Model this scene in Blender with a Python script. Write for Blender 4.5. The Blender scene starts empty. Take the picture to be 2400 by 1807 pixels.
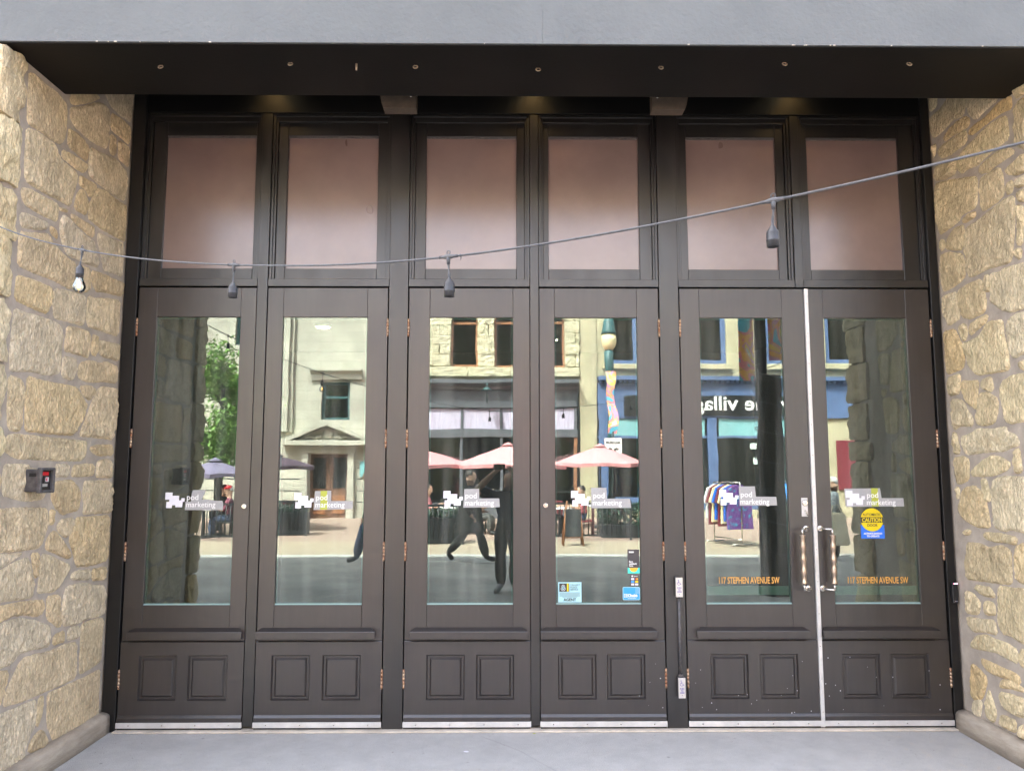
import bpy, bmesh, math, random
import numpy as np
from mathutils import Vector, Matrix, noise
from mathutils.geometry import delaunay_2d_cdt
random.seed(7)
R = math.radians
scene = bpy.context.scene
C = scene.collection

# ------------------------------------------------------------------ camera
cam_d = bpy.data.cameras.new('camera')
cam = bpy.data.objects.new('camera', cam_d)
C.objects.link(cam)
cam.location = (0, -5.52, 1.8)
cam.rotation_euler = (R(90 + 6.0), 0, R(-0.57))
cam_d.sensor_width = 36.0
cam_d.lens = 1808 / 2400 * 36.0
cam_d.clip_start = 0.05
cam_d.clip_end = 600
scene.camera = cam

# ------------------------------------------------------------------ sky, sun, exposure
SUN = Vector((-0.34, 0.46, 0.82)).normalized()      # towards the sun, behind this building
world = bpy.data.worlds.new('World')
scene.world = world
world.use_nodes = True
wn = world.node_tree
bg = wn.nodes['Background']
sky = wn.nodes.new('ShaderNodeTexSky')
sky.sky_type = 'NISHITA'
sky.sun_disc = False
sky.sun_elevation = math.asin(SUN.z)
sky.sun_rotation = math.atan2(SUN.x, SUN.y)
sky.air_density = 0.55
sky.dust_density = 6.0
sky.ozone_density = 0.4
hz = wn.nodes.new('ShaderNodeHueSaturation')             # hazy, milky blue sky
hz.inputs['Saturation'].default_value = 0.62
wn.links.new(sky.outputs[0], hz.inputs['Color'])
wn.links.new(hz.outputs[0], bg.inputs[0])
bg.inputs[1].default_value = 0.15
sun_d = bpy.data.lights.new('sun', 'SUN')
sun_d.energy = 2.1
sun_d.angle = R(0.5)
sun_d.color = (1.0, 0.965, 0.92)
sun = bpy.data.objects.new('sun', sun_d)
C.objects.link(sun)
sun.rotation_euler = SUN.to_track_quat('Z', 'Y').to_euler()
sun.location = (-10, 14, 30)
vs = scene.view_settings
vs.view_transform = 'Standard'
vs.look = 'None'
vs.gamma = 1.0
vs.use_curve_mapping = False
vs.exposure = 3.9
scene.cycles.use_denoising = True
scene.cycles.max_bounces = 10
scene.cycles.diffuse_bounces = 5
scene.cycles.glossy_bounces = 5
scene.cycles.transparent_max_bounces = 12
scene.cycles.sample_clamp_indirect = 6.0

# ------------------------------------------------------------------ materials
MATS = {}
def mat(name, col, rough=0.6, metal=0.0, var=0.0, vscale=4.0, bump=0.0, bscale=60.0, spec=0.5,
        col2=None, stretch=None, emit=None, trans=0.0, alpha=1.0, bdist=0.01):
    """Principled surface: base colour mottled towards col2 by noise, fine relief by bump."""
    m = bpy.data.materials.new(name)
    m.use_nodes = True
    nt = m.node_tree
    b = nt.nodes['Principled BSDF']
    b.inputs['Base Color'].default_value = (*col, 1)
    b.inputs['Roughness'].default_value = rough
    b.inputs['Metallic'].default_value = metal
    b.inputs['Specular IOR Level'].default_value = spec
    b.inputs['Alpha'].default_value = alpha
    if emit:
        b.inputs['Emission Color'].default_value = (*emit[:3], 1)
        b.inputs['Emission Strength'].default_value = emit[3]
    if trans:
        b.inputs['Transmission Weight'].default_value = trans
    pos = nt.nodes.new('ShaderNodeNewGeometry').outputs['Position']
    if stretch:
        mp = nt.nodes.new('ShaderNodeMapping')
        mp.inputs['Scale'].default_value = stretch
        nt.links.new(pos, mp.inputs[0]); pos = mp.outputs[0]
    if var or col2:
        n = nt.nodes.new('ShaderNodeTexNoise')
        n.inputs['Scale'].default_value = vscale
        n.inputs['Detail'].default_value = 6
        n.inputs['Roughness'].default_value = 0.62
        nt.links.new(pos, n.inputs[0])
        cr = nt.nodes.new('ShaderNodeValToRGB')
        c2 = col2 or tuple(max(0, c * (1 - var)) for c in col)
        c1 = col if col2 else tuple(min(1, c * (1 + var)) for c in col)
        cr.color_ramp.elements[0].position = 0.36
        cr.color_ramp.elements[1].position = 0.66
        cr.color_ramp.elements[0].color = (*c2, 1)
        cr.color_ramp.elements[1].color = (*c1, 1)
        nt.links.new(n.outputs[0], cr.inputs[0])
        nt.links.new(cr.outputs[0], b.inputs['Base Color'])
    if bump:
        n2 = nt.nodes.new('ShaderNodeTexNoise')
        n2.inputs['Scale'].default_value = bscale
        n2.inputs['Detail'].default_value = 5
        nt.links.new(pos, n2.inputs[0])
        bp = nt.nodes.new('ShaderNodeBump')
        bp.inputs['Strength'].default_value = bump
        bp.inputs['Distance'].default_value = bdist
        nt.links.new(n2.outputs[0], bp.inputs['Height'])
        nt.links.new(bp.outputs[0], b.inputs['Normal'])
    MATS[name] = m
    return m

def nodes(m):
    return m.node_tree, m.node_tree.nodes['Principled BSDF']

def stone_mat(name, tints, chisel, fine):
    """Sandstone: every stone takes its own tint (object random), rusty blotches, tooled relief."""
    m = mat(name, tints[0], 0.9, spec=0.25)
    nt, b = nodes(m)
    N, Lk = nt.nodes, nt.links
    pos = N.new('ShaderNodeNewGeometry').outputs['Position']
    oi = N.new('ShaderNodeObjectInfo')
    cr = N.new('ShaderNodeValToRGB')
    el = cr.color_ramp.elements
    el[0].color = (*tints[0], 1); el[1].color = (*tints[-1], 1)
    for i, t in enumerate(tints[1:-1]):
        e = el.new((i + 1) / (len(tints) - 1)); e.color = (*t, 1)
    Lk.new(oi.outputs['Random'], cr.inputs[0])
    n1 = N.new('ShaderNodeTexNoise'); n1.inputs['Scale'].default_value = 7; n1.inputs['Detail'].default_value = 8
    n1.inputs['Roughness'].default_value = 0.65
    Lk.new(pos, n1.inputs[0])
    r1 = N.new('ShaderNodeMapRange'); r1.inputs[1].default_value = 0.3; r1.inputs[2].default_value = 0.7
    r1.inputs[3].default_value = 0.74; r1.inputs[4].default_value = 1.18
    Lk.new(n1.outputs[0], r1.inputs[0])
    mx = N.new('ShaderNodeMix'); mx.data_type = 'RGBA'; mx.blend_type = 'MULTIPLY'; mx.inputs[0].default_value = 1
    Lk.new(cr.outputs[0], mx.inputs[6]); Lk.new(r1.outputs[0], mx.inputs[7])
    n3 = N.new('ShaderNodeTexNoise'); n3.inputs['Scale'].default_value = 2.6; n3.inputs['Detail'].default_value = 7
    n3.inputs['Roughness'].default_value = 0.7
    Lk.new(pos, n3.inputs[0])
    r3 = N.new('ShaderNodeMapRange'); r3.inputs[1].default_value = 0.58; r3.inputs[2].default_value = 0.76
    r3.inputs[3].default_value = 0.0; r3.inputs[4].default_value = 0.45
    Lk.new(n3.outputs[0], r3.inputs[0])
    m2 = N.new('ShaderNodeMix'); m2.data_type = 'RGBA'
    Lk.new(r3.outputs[0], m2.inputs[0]); Lk.new(mx.outputs[2], m2.inputs[6])
    m2.inputs[7].default_value = (0.46, 0.29, 0.125, 1)
    mpc = N.new('ShaderNodeMapping'); mpc.inputs['Scale'].default_value = (1.0, 1.5, 0.6)
    Lk.new(pos, mpc.inputs[0])
    nc = N.new('ShaderNodeTexNoise'); nc.inputs['Scale'].default_value = 52; nc.inputs['Detail'].default_value = 5
    nc.inputs['Distortion'].default_value = 0.9
    Lk.new(mpc.outputs[0], nc.inputs[0])
    rc = N.new('ShaderNodeMapRange'); rc.inputs[1].default_value = 0.33; rc.inputs[2].default_value = 0.68
    rc.inputs[3].default_value = 0.78; rc.inputs[4].default_value = 1.20
    Lk.new(nc.outputs[0], rc.inputs[0])
    m3 = N.new('ShaderNodeMix'); m3.data_type = 'RGBA'; m3.blend_type = 'MULTIPLY'; m3.inputs[0].default_value = 1
    Lk.new(m2.outputs[2], m3.inputs[6]); Lk.new(rc.outputs[0], m3.inputs[7])
    Lk.new(m3.outputs[2], b.inputs['Base Color'])
    # tooled relief: elongated noise plus fine grain
    mp = N.new('ShaderNodeMapping'); mp.inputs['Scale'].default_value = (1.0, 1.6, 0.55)
    Lk.new(pos, mp.inputs[0])
    n2 = N.new('ShaderNodeTexNoise'); n2.inputs['Scale'].default_value = 48; n2.inputs['Detail'].default_value = 3
    n2.inputs['Distortion'].default_value = 0.8
    Lk.new(mp.outputs[0], n2.inputs[0])
    n4 = N.new('ShaderNodeTexNoise'); n4.inputs['Scale'].default_value = 210; n4.inputs['Detail'].default_value = 4
    Lk.new(pos, n4.inputs[0])
    b1 = N.new('ShaderNodeBump'); b1.inputs['Strength'].default_value = chisel; b1.inputs['Distance'].default_value = 0.02
    b2 = N.new('ShaderNodeBump'); b2.inputs['Strength'].default_value = fine; b2.inputs['Distance'].default_value = 0.004
    Lk.new(n2.outputs[0], b1.inputs['Height']); Lk.new(n4.outputs[0], b2.inputs['Height'])
    Lk.new(b1.outputs[0], b2.inputs['Normal']); Lk.new(b2.outputs[0], b.inputs['Normal'])
    return m

stone_mat('stone_a', [(0.56, 0.42, 0.245), (0.61, 0.495, 0.33), (0.52, 0.405, 0.25), (0.64, 0.50, 0.295), (0.60, 0.51, 0.37), (0.51, 0.395, 0.235), (0.64, 0.53, 0.355)], 1.0, 0.8)
stone_mat('stone_b', [(0.60, 0.44, 0.225), (0.66, 0.565, 0.385), (0.54, 0.43, 0.26), (0.67, 0.56, 0.35), (0.61, 0.49, 0.30)], 1.0, 0.8)
stone_mat('stone_far', [(0.50, 0.46, 0.31), (0.57, 0.52, 0.37), (0.47, 0.43, 0.29)], 0.5, 0.2)
mat('mortar', (0.375, 0.322, 0.265), 0.95, var=0.16, vscale=6, bump=0.5, bscale=45, spec=0.2)
mat('plinth', (0.44, 0.38, 0.305), 0.85, col2=(0.27, 0.225, 0.175), vscale=5, bump=0.5, bscale=90, stretch=(1, 0.6, 3))
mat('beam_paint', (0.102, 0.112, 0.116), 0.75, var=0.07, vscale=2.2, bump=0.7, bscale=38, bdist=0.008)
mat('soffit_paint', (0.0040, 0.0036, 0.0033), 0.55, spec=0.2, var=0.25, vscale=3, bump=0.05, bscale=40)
mat('door_paint', (0.0245, 0.0198, 0.0183), 0.32, spec=0.85, var=0.13, vscale=5, bump=0.035, bscale=30, stretch=(6, 6, 0.6), bdist=0.004)
mat('frame_paint', (0.0075, 0.0064, 0.006), 0.34, spec=0.9, var=0.16, vscale=6, bump=0.06, bscale=36, stretch=(5, 5, 0.6), bdist=0.004)
def uneven(name, lo, hi, scale, stretch=(1, 1, 1)):
    """gloss that varies: brush marks, wiped and scuffed patches."""
    nt, b = nodes(MATS[name])
    pos = nt.nodes.new('ShaderNodeNewGeometry').outputs['Position']
    mp = nt.nodes.new('ShaderNodeMapping'); mp.inputs['Scale'].default_value = stretch
    n = nt.nodes.new('ShaderNodeTexNoise'); n.inputs['Scale'].default_value = scale; n.inputs['Detail'].default_value = 3
    n.inputs['Roughness'].default_value = 0.5
    r = nt.nodes.new('ShaderNodeMapRange'); r.inputs[1].default_value = 0.3; r.inputs[2].default_value = 0.7
    r.inputs[3].default_value = lo; r.inputs[4].default_value = hi
    nt.links.new(pos, mp.inputs[0]); nt.links.new(mp.outputs[0], n.inputs[0])
    nt.links.new(n.outputs[0], r.inputs[0]); nt.links.new(r.outputs[0], b.inputs['Roughness'])
uneven('door_paint', 0.29, 0.41, 2.2, (2.2, 2.2, 0.8))
uneven('frame_paint', 0.30, 0.42, 3.0, (3, 3, 0.5))
mat('jamb_paint', (0.006, 0.0055, 0.0055), 0.42, var=0.2, vscale=4)
mat('gap_black', (0.004, 0.004, 0.004), 0.9, spec=0.1)
mat('aluminium', (0.58, 0.565, 0.55), 0.42, 0.35, var=0.10, vscale=9, bump=0.04, bscale=120)
mat('steel', (0.60, 0.57, 0.53), 0.24, 1.0, var=0.12, vscale=20)
mat('bronze', (0.46, 0.36, 0.28), 0.34, 0.9, var=0.22, vscale=26, bump=0.12, bscale=90)
mat('hinge', (0.52, 0.39, 0.27), 0.45, 0.55, col2=(0.27, 0.105, 0.05), vscale=22, bump=0.2, bscale=150)
mat('threshold', (0.50, 0.44, 0.37), 0.8, var=0.18, vscale=9, bump=0.2, bscale=90)
mat('rubber', (0.012, 0.012, 0.012), 0.7)
mat('cable', (0.06, 0.065, 0.074), 0.5, var=0.2, vscale=60, bump=0.05, bscale=300)
mat('socket', (0.026, 0.028, 0.033), 0.48, var=0.2, vscale=70, bump=0.05, bscale=300)
mat('black_plastic', (0.012, 0.012, 0.013), 0.4)
mat('grey_box', (0.085, 0.08, 0.082), 0.45, 0.2, var=0.3, vscale=30)
mat('red_plastic', (0.55, 0.012, 0.02), 0.4)
mat('white_vinyl', (0.66, 0.65, 0.70), 0.5)
mat('patch_vinyl', (0.37, 0.365, 0.36), 0.85, col2=(0.28, 0.28, 0.28), vscale=190)
mat('text_white', (0.74, 0.73, 0.72), 0.5)
mat('green_tape', (0.36, 0.39, 0.05), 0.6)
mat('gold_vinyl', (0.62, 0.31, 0.06), 0.45)
mat('yellow_vinyl', (0.66, 0.50, 0.0), 0.5)
mat('blue_vinyl', (0.012, 0.13, 0.62), 0.5)
mat('sky_vinyl', (0.03, 0.28, 0.80), 0.5)
mat('pale_cyan', (0.33, 0.55, 0.60), 0.6)
mat('dark_vinyl', (0.05, 0.043, 0.045), 0.6)
mat('teal_vinyl', (0.05, 0.62, 0.48), 0.6)
mat('orange_vinyl', (0.85, 0.38, 0.03), 0.6)
mat('ink', (0.03, 0.025, 0.02), 0.6)
mat('purple_ink', (0.05, 0.035, 0.30), 0.6)
mat('pad', (0.60, 0.57, 0.54), 0.42, 0.6, var=0.05)
mat('spacer', (0.16, 0.30, 0.30), 0.5)
mat('rail', (0.66, 0.78, 0.72), 0.5, 0.0, var=0.1)
mat('bead', (0.22, 0.32, 0.30), 0.5)
mat('interior', (0.055, 0.055, 0.05), 0.8, var=0.2, vscale=1.5)
mat('lamp_glow', (1, 0.9, 0.7), 0.5, emit=(1, 0.82, 0.5, 9))
mat('filament', (1, 0.6, 0.2), 0.4, emit=(1.0, 0.45, 0.10, 2.2))

# entry floor: grey coated concrete with speckle, one stained patch and a hairline
m = mat('floor', (0.40, 0.392, 0.382), 0.72, var=0.03, vscale=3.5, bump=0.7, bscale=150, bdist=0.006)
nt, b = nodes(m)
src = b.inputs['Base Color'].links[0].from_socket
pos = nt.nodes.new('ShaderNodeNewGeometry').outputs['Position']
gr = nt.nodes.new('ShaderNodeTexNoise'); gr.inputs['Scale'].default_value = 330; gr.inputs['Detail'].default_value = 2
nt.links.new(pos, gr.inputs[0])
gm = nt.nodes.new('ShaderNodeMapRange'); gm.inputs[1].default_value = 0.3; gm.inputs[2].default_value = 0.7
gm.inputs[3].default_value = 0.55; gm.inputs[4].default_value = 1.45
nt.links.new(gr.outputs[0], gm.inputs[0])
mx = nt.nodes.new('ShaderNodeMix'); mx.data_type = 'RGBA'; mx.blend_type = 'MULTIPLY'; mx.inputs[0].default_value = 1
nt.links.new(src, mx.inputs[6]); nt.links.new(gm.outputs[0], mx.inputs[7])
st = nt.nodes.new('ShaderNodeTexNoise'); st.inputs['Scale'].default_value = 11; st.inputs['Detail'].default_value = 8
st.inputs['Roughness'].default_value = 0.75
nt.links.new(pos, st.inputs[0])
sx = nt.nodes.new('ShaderNodeSeparateXYZ'); nt.links.new(pos, sx.inputs[0])
sm = nt.nodes.new('ShaderNodeMapRange'); sm.inputs[1].default_value = 0.9; sm.inputs[2].default_value = 2.7
sm.inputs[3].default_value = 0.0; sm.inputs[4].default_value = 0.16
nt.links.new(sx.outputs[0], sm.inputs[0])
ad = nt.nodes.new('ShaderNodeMath'); ad.operation = 'ADD'
nt.links.new(st.outputs[0], ad.inputs[0]); nt.links.new(sm.outputs[0], ad.inputs[1])
tr = nt.nodes.new('ShaderNodeMapRange'); tr.inputs[1].default_value = 0.72; tr.inputs[2].default_value = 0.84
tr.inputs[3].default_value = 0; tr.inputs[4].default_value = 0.6
nt.links.new(ad.outputs[0], tr.inputs[0])
m2 = nt.nodes.new('ShaderNodeMix'); m2.data_type = 'RGBA'
nt.links.new(tr.outputs[0], m2.inputs[0]); nt.links.new(mx.outputs[2], m2.inputs[6])
m2.inputs[7].default_value = (0.42, 0.34, 0.24, 1)
# dark gum spots and scuffs
vo = nt.nodes.new('ShaderNodeTexVoronoi'); vo.inputs['Scale'].default_value = 4.2
nt.links.new(pos, vo.inputs[0])
gs = nt.nodes.new('ShaderNodeMapRange'); gs.inputs[1].default_value = 0.030; gs.inputs[2].default_value = 0.060
gs.inputs[3].default_value = 0.62; gs.inputs[4].default_value = 1.0
nt.links.new(vo.outputs['Distance'], gs.inputs[0])
sf = nt.nodes.new('ShaderNodeTexNoise'); sf.inputs['Scale'].default_value = 5.5; sf.inputs['Detail'].default_value = 9; sf.inputs['Roughness'].default_value = 0.78
nt.links.new(pos, sf.inputs[0])
sr = nt.nodes.new('ShaderNodeMapRange'); sr.inputs[1].default_value = 0.38; sr.inputs[2].default_value = 0.62; sr.inputs[3].default_value = 0.90; sr.inputs[4].default_value = 1.05
nt.links.new(sf.outputs[0], sr.inputs[0])
mm = nt.nodes.new('ShaderNodeMath'); mm.operation = 'MULTIPLY'
nt.links.new(gs.outputs[0], mm.inputs[0]); nt.links.new(sr.outputs[0], mm.inputs[1])
m5 = nt.nodes.new('ShaderNodeMix'); m5.data_type = 'RGBA'; m5.blend_type = 'MULTIPLY'; m5.inputs[0].default_value = 1
nt.links.new(m2.outputs[2], m5.inputs[6]); nt.links.new(mm.outputs[0], m5.inputs[7])
nt.links.new(m5.outputs[2], b.inputs['Base Color'])

# frosted transom film: matte pink-beige panel behind glass
m = mat('transom_film', (0.145, 0.110, 0.104), 0.30, var=0.12, vscale=2.4, spec=1.0)
nt, b = nodes(m)
uneven('transom_film', 0.27, 0.35, 2.6, (1, 1, 0.6))
b.inputs['Coat Weight'].default_value = 1.0
b.inputs['Coat Tint'].default_value = (1.0, 0.93, 0.90, 1)
b.inputs['Coat Roughness'].default_value = 0.22

def glass_mat(name, refl, tint, wave, dirt=0.0):
    """Coated pane: part mirror, part tinted see-through, very slightly wavy, streaks of dirt."""
    m = bpy.data.materials.new(name); m.use_nodes = True
    nt = m.node_tree; N, Lk = nt.nodes, nt.links
    N.remove(N['Principled BSDF'])
    out = N['Material Output']
    gl = N.new('ShaderNodeBsdfGlossy'); gl.inputs['Roughness'].default_value = 0.0
    gl.inputs['Color'].default_value = (0.93, 1.0, 0.985, 1)
    tp = N.new('ShaderNodeBsdfTransparent'); tp.inputs['Color'].default_value = (*tint, 1)
    fr = N.new('ShaderNodeFresnel'); fr.inputs[0].default_value = 1.5
    ad = N.new('ShaderNodeMath'); ad.operation = 'ADD'; ad.inputs[1].default_value = refl; ad.use_clamp = True
    Lk.new(fr.outputs[0], ad.inputs[0])
    ms = N.new('ShaderNodeMixShader')
    Lk.new(ad.outputs[0], ms.inputs[0]); Lk.new(tp.outputs[0], ms.inputs[1]); Lk.new(gl.outputs[0], ms.inputs[2])
    pos = N.new('ShaderNodeNewGeometry').outputs['Position']
    nz = N.new('ShaderNodeTexNoise'); nz.inputs['Scale'].default_value = 1.7; nz.inputs['Detail'].default_value = 2
    Lk.new(pos, nz.inputs[0])
    bp = N.new('ShaderNodeBump'); bp.inputs['Strength'].default_value = 1.0; bp.inputs['Distance'].default_value = wave
    Lk.new(nz.outputs[0], bp.inputs['Height'])
    Lk.new(bp.outputs[0], gl.inputs['Normal'])
    last = ms
    if dirt:
        df = N.new('ShaderNodeBsdfDiffuse'); df.inputs[0].default_value = (0.5, 0.5, 0.46, 1)
        mp = N.new('ShaderNodeMapping'); mp.inputs['Scale'].default_value = (13, 13, 0.7)
        Lk.new(pos, mp.inputs[0])
        dn = N.new('ShaderNodeTexNoise'); dn.inputs['Scale'].default_value = 1.0; dn.inputs['Detail'].default_value = 5
        Lk.new(mp.outputs[0], dn.inputs[0])
        dr = N.new('ShaderNodeMapRange'); dr.inputs[1].default_value = 0.42; dr.inputs[2].default_value = 0.75
        dr.inputs[3].default_value = 0.015; dr.inputs[4].default_value = dirt
        Lk.new(dn.outputs[0], dr.inputs[0])
        md = N.new('ShaderNodeMixShader')
        Lk.new(dr.outputs[0], md.inputs[0]); Lk.new(ms.outputs[0], md.inputs[1]); Lk.new(df.outputs[0], md.inputs[2])
        last = md
    Lk.new(last.outputs[0], out.inputs[0])
    MATS[name] = m
    return m
glass_mat('glass', 0.085, (0.50, 0.62, 0.57), 0.00045, 0.11)
glass_mat('far_glass', 0.10, (0.25, 0.33, 0.33), 0.003)
glass_mat('bulb_glass', 0.10, (0.93, 0.95, 0.96), 0.0)

# ------------------------------------------------------------------ mesh helpers
class MB:
    """Collects shapes; build() links them as one mesh object."""
    def __init__(s): s.bm = bmesh.new()
    def box(s, x0, x1, y0, y1, z0, z1, bev=0.0, seg=1):
        r = bmesh.ops.create_cube(s.bm, size=1.0)
        M = Matrix.Translation(((x0 + x1) / 2, (y0 + y1) / 2, (z0 + z1) / 2)) @ Matrix.Diagonal((abs(x1 - x0), abs(y1 - y0), abs(z1 - z0), 1))
        bmesh.ops.transform(s.bm, matrix=M, verts=r['verts'])
        if bev:
            es = list({e for v in r['verts'] for e in v.link_edges})
            bmesh.ops.bevel(s.bm, geom=es, offset=bev, segments=seg, affect='EDGES', profile=0.5)
        return s
    def obox(s, c, size, M3, bev=0.0):
        r = bmesh.ops.create_cube(s.bm, size=1.0)
        M = Matrix.Translation(c) @ M3.to_4x4() @ Matrix.Diagonal((*size, 1))
        bmesh.ops.transform(s.bm, matrix=M, verts=r['verts'])
        if bev:
            bmesh.ops.bevel(s.bm, geom=list({e for v in r['verts'] for e in v.link_edges}), offset=bev, segments=1, affect='EDGES')
        return s
    def face(s, pts):
        s.bm.faces.new([s.bm.verts.new(p) for p in pts]); return s
    def prism(s, poly, axis, a, b):
        """poly: 2-D outline, extruded along axis ('x','y','z') from a to b."""
        def P(p, t):
            return {'x': (t, p[0], p[1]), 'y': (p[0], t, p[1]), 'z': (p[0], p[1], t)}[axis]
        va = [s.bm.verts.new(P(p, a)) for p in poly]; vb = [s.bm.verts.new(P(p, b)) for p in poly]
        n = len(poly)
        s.bm.faces.new(va); s.bm.faces.new(vb[::-1])
        for i in range(n):
            s.bm.faces.new([va[i], vb[i], vb[(i + 1) % n], va[(i + 1) % n]])
        return s
    def tube(s, pts, rad, n=10, caps=True):
        """tube along points; rad a number or one per point."""
        pts = [Vector(p) for p in pts]
        rads = rad if isinstance(rad, (list, tuple)) else [rad] * len(pts)
        rings = []
        up = None
        for i, p in enumerate(pts):
            d = (pts[min(i + 1, len(pts) - 1)] - pts[max(i - 1, 0)])
            d = d.normalized() if d.length > 1e-9 else Vector((0, 0, 1))
            if up is None:
                up = d.orthogonal().normalized()
            u = (up - d * up.dot(d))
            u = u.normalized() if u.length > 1e-6 else d.orthogonal().normalized()
            up = u
            w = d.cross(u)
            rings.append([s.bm.verts.new(p + (u * math.cos(2 * math.pi * k / n) + w * math.sin(2 * math.pi * k / n)) * rads[i]) for k in range(n)])
        for a, b in zip(rings, rings[1:]):
            for k in range(n):
                f = s.bm.faces.new([a[k], a[(k + 1) % n], b[(k + 1) % n], b[k]]); f.smooth = True
        if caps:
            s.bm.faces.new(rings[0][::-1]); s.bm.faces.new(rings[-1])
        return s
    def lathe(s, prof, c, axis='z', n=20, caps=True):
        """prof: list of (radius, height) revolved about an axis through c."""
        c = Vector(c)
        A = {'z': (Vector((1, 0, 0)), Vector((0, 1, 0)), Vector((0, 0, 1))),
             'y': (Vector((1, 0, 0)), Vector((0, 0, -1)), Vector((0, 1, 0))),
             'x': (Vector((0, 1, 0)), Vector((0, 0, 1)), Vector((1, 0, 0)))}[axis]
        rings = [[s.bm.verts.new(c + A[2] * h + (A[0] * math.cos(2 * math.pi * k / n) + A[1] * math.sin(2 * math.pi * k / n)) * max(r, 1e-4)) for k in range(n)] for r, h in prof]
        for a, b in zip(rings, rings[1:]):
            for k in range(n):
                f = s.bm.faces.new([a[k], a[(k + 1) % n], b[(k + 1) % n], b[k]]); f.smooth = True
        if caps:
            s.bm.faces.new(rings[0][::-1]); s.bm.faces.new(rings[-1])
        return s
    def ball(s, c, r, sc=(1, 1, 1), u=12, v=8):
        q = bmesh.ops.create_uvsphere(s.bm, u_segments=u, v_segments=v, radius=r)
        bmesh.ops.transform(s.bm, matrix=Matrix.Translation(c) @ Matrix.Diagonal((*sc, 1)), verts=q['verts'])
        for f in {f for w in q['verts'] for f in w.link_faces}: f.smooth = True
        return s
    def build(s, name, m, parent=None, normals=True):
        if normals: bmesh.ops.recalc_face_normals(s.bm, faces=s.bm.faces)
        me = bpy.data.meshes.new(name); s.bm.to_mesh(me); s.bm.free()
        return link(name, me, m, parent)

def link(name, me, m, parent=None):
    o = bpy.data.objects.new(name, me); C.objects.link(o)
    if m is not None and len(me.materials) == 0: me.materials.append(MATS[m] if isinstance(m, str) else m)
    if parent is not None:
        o.parent = parent
        w = parent.location.copy()
        if parent.parent: w = w + parent.parent.location
        o.matrix_parent_inverse = Matrix.Translation(-w) if parent.type == 'EMPTY' else Matrix.Identity(4)
    return o

def thing(name, label, cat, loc=(0, 0, 0), group=None):
    o = bpy.data.objects.new(name, None); C.objects.link(o)
    o.location = loc; o.empty_display_size = 0.2
    return tag(o, label, cat, group)
def tag(o, label, cat, group=None):
    o['label'] = label; o['category'] = cat
    if group: o['group'] = group
    return o
def structure(o): o['kind'] = 'structure'; return o
def stuff(o): o['kind'] = 'stuff'; return o

def text(body, size, loc, m, parent, name='lettering', xs=1.0, bold=0.0, align='LEFT', rot=(R(90), 0, 0), ext=0.0004, spacing=1.0):
    cu = bpy.data.curves.new(name, 'FONT')
    cu.body = body; cu.size = size; cu.align_x = align; cu.extrude = ext; cu.offset = bold; cu.space_character = spacing
    cu.resolution_u = 3
    o = bpy.data.objects.new(name, cu); C.objects.link(o)
    bpy.context.view_layer.update()
    me = bpy.data.meshes.new_from_object(o.evaluated_get(bpy.context.evaluated_depsgraph_get()))
    bpy.data.objects.remove(o)
    from mathutils import Euler
    me.transform(Matrix.Translation(loc) @ Euler(rot).to_matrix().to_4x4() @ Matrix.Diagonal((xs, 1, 1, 1)))
    me.materials.clear(); me.name = name
    return link(name, me, m, parent)

def flat(poly, y, m, name, parent, th=0.0006):
    """thin vinyl cut to an x-z outline on a pane facing -y."""
    return MB().prism(poly, 'y', y - th, y).build(name, m, parent)

# ------------------------------------------------------------------ ground
XL, XR = -2.76, 3.185            # the two stone reveals
ZB = 4.13                        # underside of the beam
YF, YK = -1.465, -0.865          # front and back of the beam
structure(MB().box(-90, 90, -90, 60, -1.2, -0.30).build('ground', mat('earth', (0.07, 0.07, 0.07), 0.9, var=0.2)))
m = mat('old_pavement', (0.20, 0.198, 0.19), 0.75, var=0.28, vscale=1.1, bump=0.4, bscale=120, bdist=0.004)
structure(MB().box(-45, 45, -10.25, -2.6, -0.31, -0.004).build('road', 'old_pavement'))
structure(MB().box(-45, 45, -10.50, -10.25, -0.31, 0.02, 0.01).build('kerb', mat('kerb_stone', (0.42, 0.41, 0.38), 0.85, var=0.12, vscale=3)))

def paver_mat(name, c1, c2, mort, sx, rough=0.85):
    m = mat(name, c1, rough)
    nt, b = nodes(m)
    br = nt.nodes.new('ShaderNodeTexBrick')
    br.inputs['Color1'].default_value = (*c1, 1); br.inputs['Color2'].default_value = (*c2, 1)
    br.inputs['Mortar'].default_value = (*mort, 1); br.inputs['Scale'].default_value = sx
    br.inputs['Mortar Size'].default_value = 0.015; br.inputs['Brick Width'].default_value = 0.5; br.inputs['Row Height'].default_value = 0.25
    pos = nt.nodes.new('ShaderNodeNewGeometry').outputs['Position']
    nt.links.new(pos, br.inputs[0]); nt.links.new(br.outputs[0], b.inputs['Base Color'])
    return m
paver_mat('yellow_paver', (0.37, 0.295, 0.205), (0.31, 0.25, 0.18), (0.23, 0.195, 0.15), 2.2)
paver_mat('pink_paver', (0.33, 0.225, 0.175), (0.29, 0.205, 0.16), (0.24, 0.2, 0.16), 1.1)
structure(MB().box(-45, 45, -13.3, -10.50, -0.31, 0.012).build('pavement', 'yellow_paver'))
structure(MB().box(-45, 45, -40, -13.3, -0.31, 0.014).build('pavement', 'pink_paver'))
structure(MB().box(-45, 45, -2.6, 0.32, -0.31, 0.0).build('entry_floor', 'floor'))
mat('road_paint', (0.55, 0.55, 0.53), 0.8, col2=(0.25, 0.25, 0.24), vscale=9)
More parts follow.
